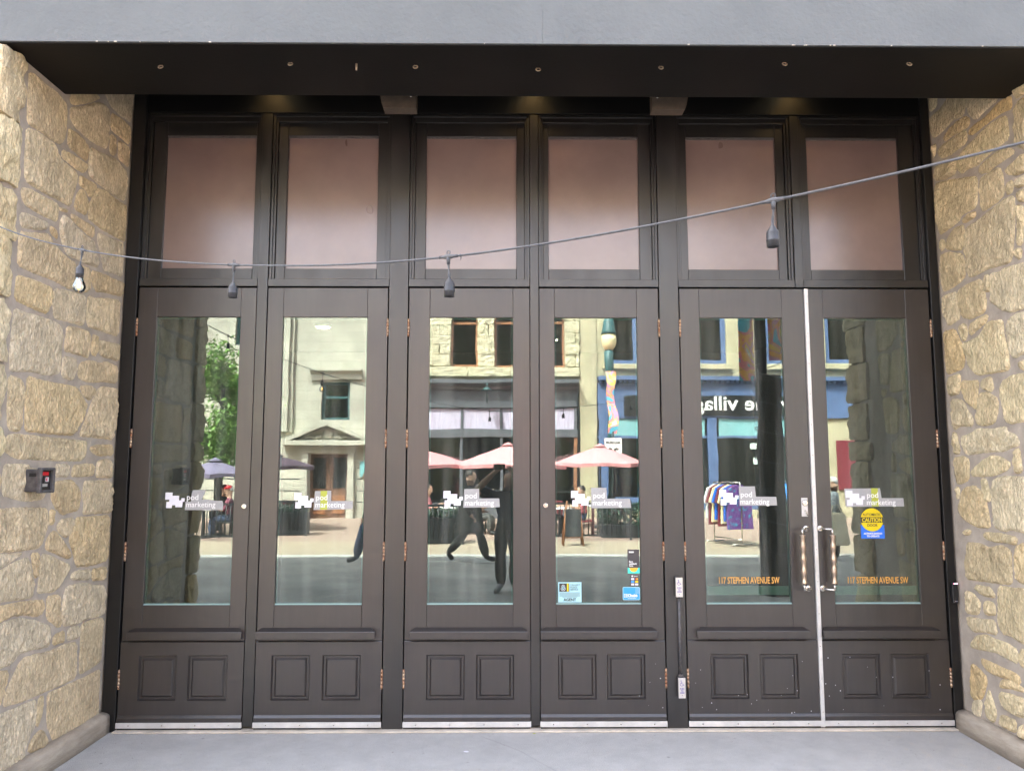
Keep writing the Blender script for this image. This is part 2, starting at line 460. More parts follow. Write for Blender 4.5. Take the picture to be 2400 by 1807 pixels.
# worn white lane arrow on the far side of the road
ar = MB()
ar.face([(-2.6, -9.55, 0.0), (-0.6, -9.55, 0.0), (-0.6, -9.42, 0.0), (-2.6, -9.42, 0.0)])
ar.face([(-0.6, -9.75, 0.0), (0.25, -9.48, 0.0), (-0.6, -9.22, 0.0)])
structure(ar.build('road_marking', 'road_paint'))

# ------------------------------------------------------------------ stone walls either side
STONES_L = """-1229 4076 -1166 4090 -1063 4080 -958 4094 -855 4072 -832 4022 -832 3861 -871 3797 -946 3778 -1083 3782 -1216 3771 -1228 3883 -1226 4008
-802 4064 -672 4134 -518 4237 -429 4274 -345 4269 -324 4205 -330 4061 -343 3988 -528 3960 -654 3961 -751 3972 -802 4010
-440 4379 -19 4569 -25 4328 -176 4305 -322 4311
-797 4176 -563 4294 -459 4303 -556 4226 -765 4102 -812 4100
-310 4264 -174 4290 -28 4287 -37 4150 -159 4151 -304 4147
-308 4115 -230 4120 -229 3984 -300 3977
-193 4121 -27 4130 -27 3982 -186 3987
-799 3929 -700 3940 -612 3923 -565 3887 -574 3802 -686 3808 -798 3809 -812 3883
-861 3762 -754 3780 -579 3783 -590 3715 -699 3707 -862 3715
-1218 3746 -1102 3767 -998 3768 -933 3764 -908 3729 -860 3696 -768 3693 -673 3683 -677 3613 -715 3517 -741 3441 -877 3440 -1004 3432 -1126 3432 -1204 3439 -1219 3579
-548 3915 -445 3923 -213 3968 -45 3936 -35 3839 -60 3714 -229 3707 -422 3709 -553 3723 -551 3822
-654 3683 -562 3684 -447 3692 -489 3599 -525 3578 -579 3615 -653 3615
-627 3597 -578 3601 -521 3538 -549 3444 -695 3443 -680 3530
-432 3676 -298 3697 -183 3686 -26 3688 -21 3424 -337 3417 -529 3434 -520 3531
-1223 3391 -1142 3403 -1012 3406 -885 3413 -856 3397 -862 3303 -948 3295 -1031 3292 -1150 3295 -1199 3303 -1227 3347
-1225 3239 -1127 3257 -1027 3256 -950 3268 -961 3226 -1050 3192 -1212 3159
-850 3399 -756 3411 -765 3394 -843 3378
-933 3255 -879 3252 -845 3192 -895 3202 -929 3217
-802 3366 -756 3364 -683 3334 -584 3311 -444 3298 -413 3257 -361 3143 -503 3134 -743 3129 -806 3196 -834 3247 -831 3320
-731 3399 -643 3402 -435 3399 -440 3327 -511 3326 -612 3343 -710 3366
-393 3377 -265 3387 -34 3404 -38 3304 -31 3162 -141 3157 -294 3146 -346 3248 -394 3319
-1218 3128 -1116 3153 -948 3199 -879 3155 -799 3127 -694 3103 -635 3105 -621 2981 -674 2921 -866 2934 -1062 2929 -1216 2937 -1219 3002
-562 3104 -462 3110 -445 3010 -471 2955 -543 2931 -605 2938 -612 3064
-448 3100 -305 3115 -19 3119 -23 3020 -153 3006 -292 2996 -369 2971 -426 3014
-1219 2877 -1087 2886 -883 2886 -883 2790 -907 2716 -1040 2720 -1222 2735 -1221 2812
-850 2887 -684 2906 -504 2913 -497 2791 -508 2717 -663 2712 -842 2704 -857 2796
-468 2928 -378 2927 -219 2962 -49 2984 -41 2844 -51 2724 -263 2723 -459 2723 -483 2828
-1217 2689 -1114 2681 -966 2686 -818 2683 -749 2663 -721 2603 -736 2536 -731 2382 -847 2349 -1030 2352 -1215 2329 -1231 2390 -1228 2530
-695 2680 -566 2690 -417 2689 -408 2601 -418 2517 -572 2521 -712 2520 -698 2607
-390 2680 -318 2678 -324 2544 -389 2541
-296 2654 -15 2670 -25 2550 -175 2551 -285 2556 -305 2617
-708 2484 -616 2491 -562 2485 -561 2412 -589 2349 -716 2354 -719 2431
-530 2463 -435 2496 -333 2506 -292 2494 -186 2523 -27 2507 -37 2389 -239 2381 -318 2365 -445 2358 -539 2374
-1226 2306 -1101 2297 -1085 2187 -1076 2058 -1097 1995 -1203 2005 -1223 2152
-1061 2320 -926 2311 -756 2311 -538 2308 -472 2261 -410 2212 -423 2157 -477 2086 -531 2024 -564 2000 -809 1999 -1051 2006 -1063 2165
-514 2317 -405 2335 -313 2324 -334 2274 -381 2235 -446 2256
-292 2312 -236 2346 -25 2350 -19 2222 -44 1988 -252 1995 -480 2000 -450 2054 -396 2138 -354 2217
-1213 1970 -1151 1982 -990 1979 -785 1975 -584 1970 -378 1966 -381 1882 -426 1838 -717 1839 -976 1843 -1118 1847 -1221 1885
-348 1923 -246 1946 -40 1952 -33 1880 -225 1874 -306 1893
-1213 1812 -1002 1813 -970 1789 -765 1782 -776 1690 -830 1606 -1008 1602 -1113 1623 -1213 1644 -1220 1756
-725 1814 -561 1811 -582 1737 -717 1738
-532 1808 -375 1818 -272 1815 -277 1740 -547 1736
-235 1839 -128 1851 -43 1844 -23 1722 -250 1729 -243 1787
-692 1710 -545 1717 -471 1683 -423 1635 -429 1523 -625 1502 -708 1557 -752 1615 -744 1689
-388 1707 -70 1702 -22 1651 -11 1479 -389 1491 -371 1547 -403 1615
-1273 1568 -1222 1568 -1042 1567 -782 1550 -758 1469 -778 1409 -822 1341 -850 1320 -1016 1325 -1248 1334
-750 1542 -695 1533 -702 1453 -745 1446 -756 1499
-639 1473 -484 1476 -491 1424 -520 1375 -576 1355 -677 1420
-460 1474 -261 1468 -37 1461 -28 1305 -32 1151 -226 1144 -427 1159 -472 1255 -529 1344 -500 1399
-714 1413 -658 1393 -584 1330 -495 1251 -515 1218 -644 1261 -777 1306 -772 1360
-1247 1322 -1196 1322 -986 1308 -1093 1271 -1188 1250 -1238 1240
-1074 1263 -945 1280 -910 1232 -876 1139 -862 1055 -910 1042 -1168 1063 -1219 1063 -1236 1218 -1186 1233
-917 1297 -837 1291 -828 1156 -862 1146 -889 1211
-816 1286 -731 1264 -487 1173 -507 1137 -580 1078 -642 1038 -832 1056 -827 1102 -810 1183
-470 1126 -375 1129 -243 1119 -236 1054 -477 1082
-230 1117 -35 1109 -40 1026 -222 1042
-1218 1047 -1166 1040 -985 1031 -755 1007 -752 929 -828 922 -939 954 -1052 967 -1157 954 -1208 953
-731 1021 -595 1012 -579 909 -551 811 -596 814 -722 893
-520 1050 -304 1041 -198 1008 -42 981 -35 787 -228 799 -411 796 -540 809 -560 893 -549 998
-1207 943 -1155 941 -1068 948 -975 939 -856 908 -674 836 -666 756 -672 715 -858 739 -973 743 -1032 701 -1130 706 -1181 705
-635 773 -514 779 -507 709 -640 717
-475 784 -343 773 -341 698 -484 710
-325 779 -187 779 -39 764 -42 477 -179 464 -315 457 -319 603
-936 706 -824 702 -647 685 -516 692 -369 675 -355 547 -351 450 -513 449 -697 457 -877 462 -1089 486 -1063 565 -991 657
-1179 683 -1128 686 -1052 673 -1075 596 -1107 491 -1159 496
-663 436 -488 430 -275 423 -43 423 -47 269 -38 125 -154 115 -364 130 -566 124 -605 191 -648 247 -654 350
-746 442 -694 433 -704 335 -737 264 -761 294 -760 382
-1154 452 -1086 452 -922 441 -776 436 -763 365 -769 280 -823 234 -851 181 -851 130 -980 127 -1120 132
-726 248 -671 219 -621 137 -692 126 -824 152 -811 207"""
STONES_R = """-465 4365 -790 4201 -778 4155 -690 4151 -554 4130 -484 4201 -465 4277
-911 4120 -918 4036 -822 4056 -680 4055 -563 4050 -494 4048 -462 4079 -517 4098 -643 4094 -710 4110 -807 4131
-967 4162 -1066 4151 -1057 4071 -951 4080
-985 4053 -1055 4043 -1021 3721 -955 3769 -916 3806 -935 3848 -911 3898 -938 3951 -939 4026
-12 4588 -121 4533 -111 4437 -18 4440 -14 4502
-271 4457 -448 4368 -452 4283 -424 4224 -297 4250 -199 4232 -139 4224 -38 4227 -16 4315 -13 4394 -137 4395 -218 4414
-440 4205 -488 4161 -475 4123 -387 4130 -286 4141 -189 4138 -173 4168 -254 4201 -367 4206
-446 4097 -439 4023 -330 4020 -235 4015 -130 4035 -86 4100 -148 4121 -283 4114 -386 4119
-863 4011 -870 3861 -731 3850 -616 3835 -539 3818 -420 3839 -373 3824 -315 3880 -302 3936 -380 3977 -506 3999 -636 4023 -757 4030
-870 3795 -917 3750 -843 3746 -751 3743 -646 3728 -558 3755 -554 3796 -655 3814 -774 3821
-73 4171 -55 4096 -23 4080 -21 4169
-184 3990 -304 3952 -294 3860 -161 3867 -35 3903 -29 3994
-32 3875 -216 3834 -361 3790 -515 3747 -526 3689 -502 3544 -326 3544 -295 3510 -181 3497 -53 3485 -38 3633 -26 3813
-554 3716 -763 3713 -787 3647 -790 3529 -734 3504 -564 3490 -543 3534
-826 3582 -878 3582 -871 3515 -811 3512
-813 3677 -919 3695 -1019 3703 -1008 3595 -910 3605 -832 3645
-906 3571 -1006 3572 -1000 3516 -908 3521
-913 3495 -997 3488 -989 3413 -907 3438
-882 3482 -873 3361 -860 3267 -821 3106 -789 3080 -668 3092 -573 3097 -394 3084 -355 3126 -346 3210 -348 3318 -369 3432 -492 3441 -618 3462 -723 3478 -779 3494
-340 3506 -346 3477 -453 3480 -488 3490 -482 3514 -404 3518
-345 3466 -347 3395 -319 3299 -221 3327 -110 3365 -154 3420 -217 3474
-49 3446 -115 3420 -100 3367 -50 3365
-42 3332 -145 3329 -315 3262 -324 3216 -330 3105 -251 3081 -137 3064 -49 3067 -41 3178
-45 3028 -213 3024 -229 2938 -239 2832 -100 2803 -58 2862 -34 2917
-227 3026 -373 3046 -493 3044 -519 2980 -541 2871 -519 2819 -357 2804 -258 2839 -243 2935
-527 3056 -584 3052 -592 2968 -581 2945 -525 2958
-601 3058 -693 3035 -734 3055 -950 3037 -923 2771 -786 2765 -684 2801 -612 2861 -574 2875 -597 2941 -592 3014
-897 3417 -961 3381 -920 3156 -872 3175 -893 3306
-862 3144 -918 3132 -897 3070 -858 3105
-48 2769 -163 2765 -211 2696 -249 2620 -266 2526 -235 2481 -46 2461 -42 2612
-210 2773 -284 2786 -322 2720 -271 2659 -238 2692
-335 2761 -449 2787 -549 2793 -529 2751 -425 2718 -336 2691
-296 2644 -437 2664 -501 2720 -560 2745 -692 2730 -691 2641 -723 2517 -727 2409 -613 2408 -402 2413 -330 2459 -292 2522 -281 2588
-729 2713 -820 2744 -919 2739 -895 2501 -785 2474 -745 2509 -725 2610
-811 2441 -889 2450 -882 2380 -815 2412
-52 2433 -203 2442 -180 2310 -58 2305 -37 2379
-216 2392 -286 2379 -407 2376 -380 2275 -353 2179 -264 2243 -201 2329
-432 2373 -539 2382 -556 2314 -529 2287 -435 2327
-397 2284 -497 2285 -594 2230 -576 2132 -540 2085 -434 2070 -343 2091 -372 2198
-636 2336 -737 2364 -881 2366 -851 2081 -707 2070 -649 2088 -635 2178 -613 2264
-75 2281 -220 2252 -257 2180 -313 2129 -308 2077 -157 2085 -80 2056 -72 2166
-158 2002 -267 2019 -356 2052 -496 2040 -653 2052 -664 2013 -736 2000 -780 1936 -714 1924 -614 1902 -416 1896 -226 1884 -177 1927
-70 2049 -114 2020 -147 1896 -72 1891
-69 1859 -180 1868 -240 1847 -226 1710 -116 1682 -79 1686 -68 1756
-249 1763 -393 1840 -494 1869 -594 1858 -680 1814 -624 1775 -505 1745 -374 1738 -273 1737
-719 1905 -770 1908 -776 1762 -712 1764
-364 1718 -421 1714 -446 1634 -447 1574 -399 1577 -359 1672
-167 1651 -283 1670 -379 1622 -405 1557 -431 1419 -414 1403 -264 1401 -119 1448 -86 1489 -116 1597
-502 1720 -597 1736 -815 1734 -781 1399 -638 1411 -561 1390 -470 1412 -467 1535
-352 1363 -521 1372 -691 1358 -673 1319 -577 1324 -477 1319 -373 1324
-137 1360 -217 1369 -197 1339 -125 1333
-67 1654 -112 1650 -96 1580 -68 1579
-155 1277 -294 1285 -416 1267 -529 1298 -624 1270 -611 1069 -512 1060 -328 1048 -130 1035 -114 1137 -147 1198
-664 1302 -775 1341 -748 1085 -664 1096 -643 1168
-222 1002 -389 1012 -440 961 -342 950 -244 965
-103 948 -191 946 -263 902 -268 868 -237 812 -106 803
-323 917 -419 919 -428 847 -330 829 -302 874
-103 771 -259 786 -416 806 -431 722 -310 716 -156 690 -108 736
-471 1034 -630 1044 -745 1057 -711 722 -641 729 -555 748 -486 739 -448 812 -463 926
-138 604 -214 671 -316 693 -395 685 -504 690 -620 669 -619 590 -509 597 -403 610 -314 599 -222 588 -135 578
-642 674 -708 694 -695 568 -640 586
-124 469 -208 454 -295 417 -267 336 -226 266 -108 229 -107 342
-241 527 -347 528 -433 520 -546 521 -619 516 -635 470 -527 473 -427 461 -308 465 -246 493
-440 441 -526 464 -641 453 -681 433 -580 423 -490 412 -420 393
-305 351 -338 288 -371 221 -340 149 -276 153 -247 183 -263 261
-116 218 -221 252 -194 152 -166 129 -107 141
-416 358 -531 377 -676 386 -665 284 -578 261 -461 277 -404 312
-409 218 -567 230 -553 157 -395 152
-601 209 -660 237 -651 144 -595 152"""

def outline(poly, step, jit, rnd):
    p = [Vector(q) for q in poly]
    q = []
    n = len(p)
    for i in range(n):                                   # clip every corner a little
        a, b, c = p[i - 1], p[i], p[(i + 1) % n]
        k = min(0.22, 0.018 / max((b - a).length, 1e-3)), min(0.22, 0.018 / max((c - b).length, 1e-3))
        q += [b.lerp(a, k[0]), b.lerp(c, k[1])]
    out = []
    n = len(q)
    for i in range(n):
        a, b = q[i], q[(i + 1) % n]
        m = max(1, int((b - a).length / step))
        for j in range(m):
            v = a.lerp(b, j / m)
            out.append((v.x + rnd.uniform(-jit, jit), v.y + rnd.uniform(-jit, jit)))
    return out

def rock_face(poly, to3d, proud, amp, seed, spacing, edge, freq=6.0, skirt=0.03, facet=0.0, grow=0.005, smooth=False, planes_n=3):
    """One laid stone: outline with a pillowed, broken face and sides running back into the mortar."""
    rnd = random.Random(seed)
    O = outline(poly, max(0.018, spacing), 0.0022, rnd)
    A = np.array(O)
    T = np.roll(A, -1, axis=0) - np.roll(A, 1, axis=0); T /= (np.linalg.norm(T, axis=1, keepdims=True) + 1e-9)
    Nn = np.stack([T[:, 1], -T[:, 0]], 1)
    if (A[:, 0] * np.roll(A[:, 1], -1) - np.roll(A[:, 0], -1) * A[:, 1]).sum() < 0: Nn = -Nn
    A = A + Nn * grow; O = [tuple(a) for a in A]
    B = np.roll(A, -1, axis=0)
    lo, hi = A.min(0), A.max(0)
    pts = []
    j = 0
    y = lo[1]
    while y < hi[1]:
        x = lo[0] + (spacing / 2 if j % 2 else 0)
        while x < hi[0]:
            pts.append((x + rnd.uniform(-.3, .3) * spacing, y + rnd.uniform(-.3, .3) * spacing)); x += spacing
        y += spacing * 0.87; j += 1
    if pts:
        P = np.array(pts)
        d = B - A; L2 = (d ** 2).sum(1) + 1e-12
        t = ((P[:, None, :] - A[None]) * d[None]).sum(2) / L2
        t = np.clip(t, 0, 1)
        dist = np.sqrt((((A[None] + t[..., None] * d[None]) - P[:, None, :]) ** 2).sum(2)).min(1)
        x, yv = P[:, 0:1], P[:, 1:2]
        cross = ((A[None, :, 1] > yv) != (B[None, :, 1] > yv)) & (x < (B[None, :, 0] - A[None, :, 0]) * (yv - A[None, :, 1]) / (B[None, :, 1] - A[None, :, 1] + 1e-12) + A[None, :, 0])
        keep = (cross.sum(1) % 2 == 1) & (dist > spacing * 0.45)
        P, dist = P[keep], dist[keep]
    else:
        P, dist = np.zeros((0, 2)), np.zeros(0)
    n = len(O)
    vin = [Vector(o) for o in O] + [Vector(p) for p in P]
    vo, _, fo, ov, _, _ = delaunay_2d_cdt(vin, [], [list(range(n))], 1, 1e-6)
    off = Vector((seed * 3.1, seed * 1.7, 0))
    hi_, lo_ = A.max(0), A.min(0)
    planes = []                                          # a few broken planes meeting in sharp arrises
    for k in range(planes_n):
        an = rnd.uniform(0, 6.283); g = facet * rnd.uniform(0.35, 1.0)
        planes.append((rnd.uniform(lo_[0], hi_[0]), rnd.uniform(lo_[1], hi_[1]), g * math.cos(an), g * math.sin(an), proud * rnd.uniform(0.85, 1.5)))
    hts = []
    for v, o in zip(vo, ov):
        i = o[0] if o else -1
        if i < n and i >= 0:
            hts.append(0.0); continue
        dd = dist[i - n] if i >= n else 0.02
        q = Vector((v.x * freq, v.y * freq, 0)) + off
        h = min((c + gx * (v.x - px_) + gy * (v.y - py_) for px_, py_, gx, gy, c in planes))
        h = max(0.4 * proud, min(2.3 * proud, h)) * (1 - math.exp(-dd / edge))
        e = min(1, dd / 0.012)
        h += e * (amp * noise.fractal(q, 0.9, 2.1, 5) + amp * 0.9 * (0.5 - abs(noise.noise(q * 1.7 + Vector((5, 9, 2))))))
        hts.append(max(h, 0.001))
    V = [to3d(v.x, v.y, h) for v, h in zip(vo, hts)]
    F = [tuple(f) for f in fo]
    idx = {}
    for k, o in enumerate(ov):
        for i in o:
            if i < n: idx[i] = k
    base = len(V)
    V += [to3d(a[0], a[1], -skirt) for a in O]
    for i in range(n):
        a, b = idx.get(i), idx.get((i + 1) % n)
        if a is None or b is None or a == b: continue
        F.append((a, b, base + (i + 1) % n, base + i))
    me = bpy.data.meshes.new('stone')
    me.from_pydata([tuple(v) for v in V], [], F)
    bm = bmesh.new(); bm.from_mesh(me); bmesh.ops.recalc_face_normals(bm, faces=bm.faces)
    for f in bm.faces: f.smooth = smooth
    bm.to_mesh(me); bm.free()
    return me

def fix_out(me, n):
    """turn faces so that they look along n on the whole."""
    if sum((p.normal.dot(n) * p.area for p in me.polygons)) < 0: me.flip_normals()

def rough_block(x0, x1, y0, y1, z0, z1, seed, amp=0.026, cuts=13, name='quoin'):
    bm = bmesh.new()
    bmesh.ops.create_cube(bm, size=1.0)
    bmesh.ops.subdivide_edges(bm, edges=bm.edges[:], cuts=cuts, use_grid_fill=True)
    c = Vector(((x0 + x1) / 2, (y0 + y1) / 2, (z0 + z1) / 2)); s = Vector((x1 - x0, y1 - y0, z1 - z0))
    for v in bm.verts:
        u = v.co.copy()
        k = max(abs(u.x), abs(u.y), abs(u.z))
        r = u.length / (0.5 * 1.7321)
        p = Vector((u.x * s.x, u.y * s.y, u.z * s.z)) * (1 - 0.045 * max(0, r - 0.72) / 0.28)
        q = (p + c) * 7 + Vector((seed * 2.3, seed, 0))
        d = u.normalized()
        p += d * (amp * noise.fractal(q, 0.9, 2.1, 4) + amp * (0.45 - abs(noise.noise(q * 1.3))))
        v.co = p + c
    for f in bm.faces: f.smooth = False
    me = bpy.data.meshes.new(name); bm.to_mesh(me); bm.free()
    return me

def parse(t): return [[(int(q[i]) / 1000, int(q[i + 1]) / 1000) for i in range(0, len(q), 2)] for q in (l.split() for l in t.strip().split('\n'))]

wall_l = thing('stone_wall', 'tan sandstone rubble wall left of the doors with a black box on it', 'wall', (XL - 0.8, -0.7, 0))
MB().box(XL - 1.6, XL - 0.001, -1.44, 0.6, 0, 4.9).build('mortar_bed', 'mortar', wall_l)
for i, p in enumerate(parse(STONES_L)):
    me = rock_face(p, lambda u, v, h: Vector((XL + h, u, v)), random.uniform(0.009, 0.014), random.uniform(0.005, 0.010), i + 1, 0.0155, 0.0022, 21.0, grow=0.004, facet=0.05, planes_n=3)
    fix_out(me, Vector((1, 0, 0)))
    link('stone', me, 'stone_a', wall_l)
zq = [4.12, 3.715, 3.345, 3.045, 2.715, 2.365, 2.02, 1.85, 1.59, 1.2, 0.86, 0.5, 0.15]
for i, (a, b) in enumerate(zip(zq[1:], zq)):
    w = 0.42 if i % 2 else 0.62
    link('quoin', rough_block(XL - w, XL + 0.028, -1.50, -1.295, a + 0.012, b - 0.012, i * 3 + 1), 'stone_b', wall_l)
    link('quoin', rough_block(XL - 1.58, XL - w - 0.025, -1.485, -1.30, a + 0.012, b - 0.012, i * 5 + 2, 0.016, 7), 'stone_b', wall_l)
wall_r = thing('stone_wall', 'rougher tan sandstone rubble wall right of the doors', 'wall', (XR + 0.8, -0.7, 0))
MB().box(XR + 0.001, XR + 1.6, -1.44, 0.6, 0, 4.9).build('mortar_bed', 'mortar', wall_r)
for i, p in enumerate(parse(STONES_R)):
    me = rock_face(p, lambda u, v, h: Vector((XR - h, u, v)), random.uniform(0.017, 0.028), random.uniform(0.006, 0.011), i + 101, 0.0165, 0.0025, 15.0, facet=0.36, grow=0.007, planes_n=7)
    fix_out(me, Vector((-1, 0, 0)))
    link('stone', me, 'stone_b', wall_r)
for i, (a, b) in enumerate(zip(zq[1:], zq)):
    w = 0.62 if i % 2 else 0.42
    link('quoin', rough_block(XR - 0.028, XR + w, -1.50, -1.10 - 0.05 * (i % 2), a + 0.012, b - 0.012, i * 3 + 50), 'stone_b', wall_r)
    link('quoin', rough_block(XR + w + 0.025, XR + 1.58, -1.485, -1.30, a + 0.012, b - 0.012, i * 5 + 60, 0.016, 7), 'stone_b', wall_r)
# moulded concrete plinths along the foot of both walls
prof = [(0.0, 0.0), (0.072, 0.0), (0.071, 0.104), (0.064, 0.120), (0.046, 0.130), (-0.03, 0.146), (-0.03, 0.0)]
def plinth(sx, x, parent):
    bm = bmesh.new(); rows = []
    ys = np.linspace(-1.52, -0.02, 26)
    for y in ys:
        rows.append([bm.verts.new((x + sx * (u + (0.004 * noise.noise((y * 3, u * 20, sx)) if u > 0 else 0)), y, v + (0.006 * noise.noise((y * 2.2, v * 9, 4)) if v > 0.05 else 0))) for u, v in prof])
    n = len(prof)
    for a, b in zip(rows, rows[1:]):
        for k in range(n):
            bm.faces.new([a[k], a[(k + 1) % n], b[(k + 1) % n], b[k]])
    bm.faces.new(rows[0]); bm.faces.new(rows[-1][::-1])
    bmesh.ops.recalc_face_normals(bm, faces=bm.faces)
    for f in bm.faces: f.smooth = True
    me = bpy.data.meshes.new('plinth'); bm.to_mesh(me); bm.free()
    return link('plinth', me, 'plinth', parent)
plinth(1, XL, wall_l); plinth(-1, XR, wall_r)

# ------------------------------------------------------------------ beam and the building above
bld = thing('building', 'grey painted beam and upper front of the building above the doors', 'building', (0.2, 0, 0))
MB().box(-24, 0.2094, YF, YK, ZB, 5.6, 0.0007).build('beam', 'beam_paint', bld)
MB().box(0.2100, 24, YF, YK, ZB, 5.6, 0.0007).build('beam', 'beam_paint', bld)
MB().box(-2.95, -2.949 + 0.004, YF - 0.001, YF + 0.01, ZB + 0.01, 5.6).build('seam', 'mortar', bld)
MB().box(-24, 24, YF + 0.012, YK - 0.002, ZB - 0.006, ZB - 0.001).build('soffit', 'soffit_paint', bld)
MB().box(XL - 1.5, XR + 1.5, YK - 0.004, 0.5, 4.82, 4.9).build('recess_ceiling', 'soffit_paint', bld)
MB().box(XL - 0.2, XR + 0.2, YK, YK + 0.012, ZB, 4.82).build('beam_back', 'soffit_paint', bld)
mat('upper_wall', (0.36, 0.31, 0.22), 0.85, var=0.15, vscale=2, bump=0.4, bscale=20)
MB().box(-24, 24, YF + 0.06, 9, 5.6, 14.6).build('upper_wall', 'upper_wall', bld)
MB().box(-24, XL - 1.6, -1.40, 9, 0, 5.6).build('side_wall', 'upper_wall', bld)
MB().box(XR + 1.6, 24, -1.40, 9, 0, 5.6).build('side_wall', 'upper_wall', bld)
MB().box(-24, 24, YF - 0.25, 9, 14.6, 15.1, 0.05).build('cornice', 'beam_paint', bld)
mat('hook_steel', (0.34, 0.27, 0.20), 0.5, 0.6, var=0.3, vscale=60)
for x, y in [(-2.001, -1.232), (-1.238, -1.27), (-0.519, -1.246), (0.196, -1.222), (0.911, -1.25), (1.617, -1.299), (2.337, -1.306)]:
    e = MB()
    ring = [(x + 0.0125 * math.cos(t), y + 0.008 * math.sin(t), ZB - 0.020 + 0.0125 * math.sin(t)) for t in np.linspace(1.7, 7.7, 18)]
    e.tube(ring, 0.0036, 6)
    e.build('eye_bolt', 'hook_steel', bld)
MB().tube([(-0.859, -1.259, ZB - 0.01), (-0.859, -1.259, ZB - 0.05)], 0.006, 8).build('peg', 'hook_steel', bld)
# chipped render along the lower arris
for k in range(16):
    x = random.choice([random.uniform(-2.9, 3.4), random.uniform(-2.3, -1.5), random.uniform(1.4, 2.2)])
    s = random.uniform(0.002, 0.007)
    MB().box(x, x + s * random.uniform(1, 3), YF - 0.0012, YF + 0.004, ZB - 0.002, ZB + s * 0.45).build('paint_chip', 'threshold', bld)

# ------------------------------------------------------------------ room behind the glass
room = structure(MB().box(XL - 0.2, XR + 0.2, 4.6, 4.7, 0, 4.2).build('room_back', 'interior'))
structure(MB().box(XL - 0.2, XR + 0.2, 0.32, 4.7, -0.1, -0.003).build('room_floor', mat('room_floor', (0.03, 0.028, 0.025), 0.5)))
structure(MB().box(XL - 0.2, XR + 0.2, 0.16, 4.7, 3.3, 3.4).build('room_ceiling', 'interior'))
structure(MB().box(XL - 0.25, XL - 0.1, 0.62, 4.7, 0, 3.3).build('room_side', 'interior'))
structure(MB().box(XR + 0.1, XR + 0.25, 0.62, 4.7, 0, 3.3).build('room_side', 'interior'))
for x, y, l in [(-1.93, 2.6, 'round white ceiling downlight glowing behind the second door'), (0.55, 3.4, 'round white ceiling downlight inside behind the middle doors')]:
    t = thing('ceiling_light', l, 'light', (x, y, 3.28), 'ceiling lights indoors')
    MB().lathe([(0.085, 0), (0.085, 0.02)], (x, y, 3.275), n=20).build('trim', 'white_vinyl', t)
    MB().lathe([(0.065, 0), (0.065, 0.003)], (x, y, 3.268), n=20).build('lens', 'lamp_glow', t)

# ------------------------------------------------------------------ fixed frame
fr = thing('door_surround', 'dark brown wooden frame holding six glass doors and six frosted transoms', 'door frame', (0.2, 0.05, 0))
B = 0.002
MB().box(XL + 0.012, -2.656, -0.02, 0.16, 0, 4.80, B).build('jamb', 'jamb_paint', fr)
MB().box(3.112, XR - 0.012, -0.02, 0.16, 0, 4.80, B).build('jamb', 'jamb_paint', fr)
for x0, x1 in [(-0.838, -0.700), (1.128, 1.268)]:
    MB().box(x0, x1, -0.006, 0.15, 0, 4.415, B).build('post', 'frame_paint', fr)
for x0, x1, z0 in [(-1.795, -1.722, 0), (0.186, 0.249, 0), (2.130, 2.190, 3.072)]:
    MB().box(x0, x1, -0.004, 0.15, z0 + 0.03, 4.41, B).build('mullion', 'frame_paint', fr)
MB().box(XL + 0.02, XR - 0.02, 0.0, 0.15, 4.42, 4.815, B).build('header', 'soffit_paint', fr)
bays = [(-2.652, -1.797, -2.517, -1.852), (-1.720, -0.840, -1.614, -0.943), (-0.698, 0.184, -0.582, 0.087),
        (0.251, 1.126, 0.327, 0.999), (1.270, 2.128, 1.359, 2.03), (2.192, 3.110, 2.268, 2.958)]
for i, (b0, b1, p0, p1) in enumerate(bays):
    MB().box(b0, b1, 0.0, 0.15, 3.104, 3.160, B).build('transom_bar', 'frame_paint', fr)
    s = MB()                                            # stepped stop moulding
    for d, w, zt in [(0.012, 0.018, 0.0), (0.024, 0.034, 0.02)]:
        y0 = d
        s.box(b0, b0 + w, y0, 0.14 - d, 3.161, 4.418 - zt, 0.001)
        s.box(b1 - w, b1, y0, 0.14 - d, 3.161, 4.418 - zt, 0.001)
        s.box(b0 + w + 0.0005, b1 - w - 0.0005, y0, 0.14 - d, 4.418 - zt - w * 1.1, 4.418 - zt, 0.001)
    s.build('stop_moulding', 'frame_paint', fr)
    f = MB()
    f.box(b0 + 0.035, p0 - 0.001, 0.04, 0.10, 3.162, 4.36, B)
    f.box(p1 + 0.001, b1 - 0.035, 0.04, 0.10, 3.162, 4.36, B)
    f.box(p0, p1, 0.04, 0.10, 3.162, 3.245, B)
    f.box(p0, p1, 0.04, 0.10, 4.258, 4.36, B)
    sash = f.build('transom_sash', 'frame_paint', fr)
    MB().box(p0 - 0.004, p1 + 0.004, 0.062, 0.072, 3.241, 4.262).build('frosted_panel', 'transom_film', sash)
    MB().box(p0 + 0.001, p1 - 0.001, 0.050, 0.061, 4.247, 4.2575).build('glazing_bead', 'grey_box', sash)
# dark stops behind the door gaps
st = MB()
for x0, x1 in [(-2.70, -2.60), (-1.84, -1.68), (-0.88, -0.66), (0.14, 0.29), (1.08, 1.31), (3.06, 3.15)]:
    st.box(x0, x1, 0.052, 0.12, 0.0, 3.13)
st.box(-2.70, 3.15, 0.052, 0.12, 3.06, 3.13)
stuff(st.build('door_stop', 'gap_black', fr))
MB().box(-2.66, 3.115, -0.055, 0.16, 0.001, 0.012, 0.003).build('threshold', 'threshold', fr)

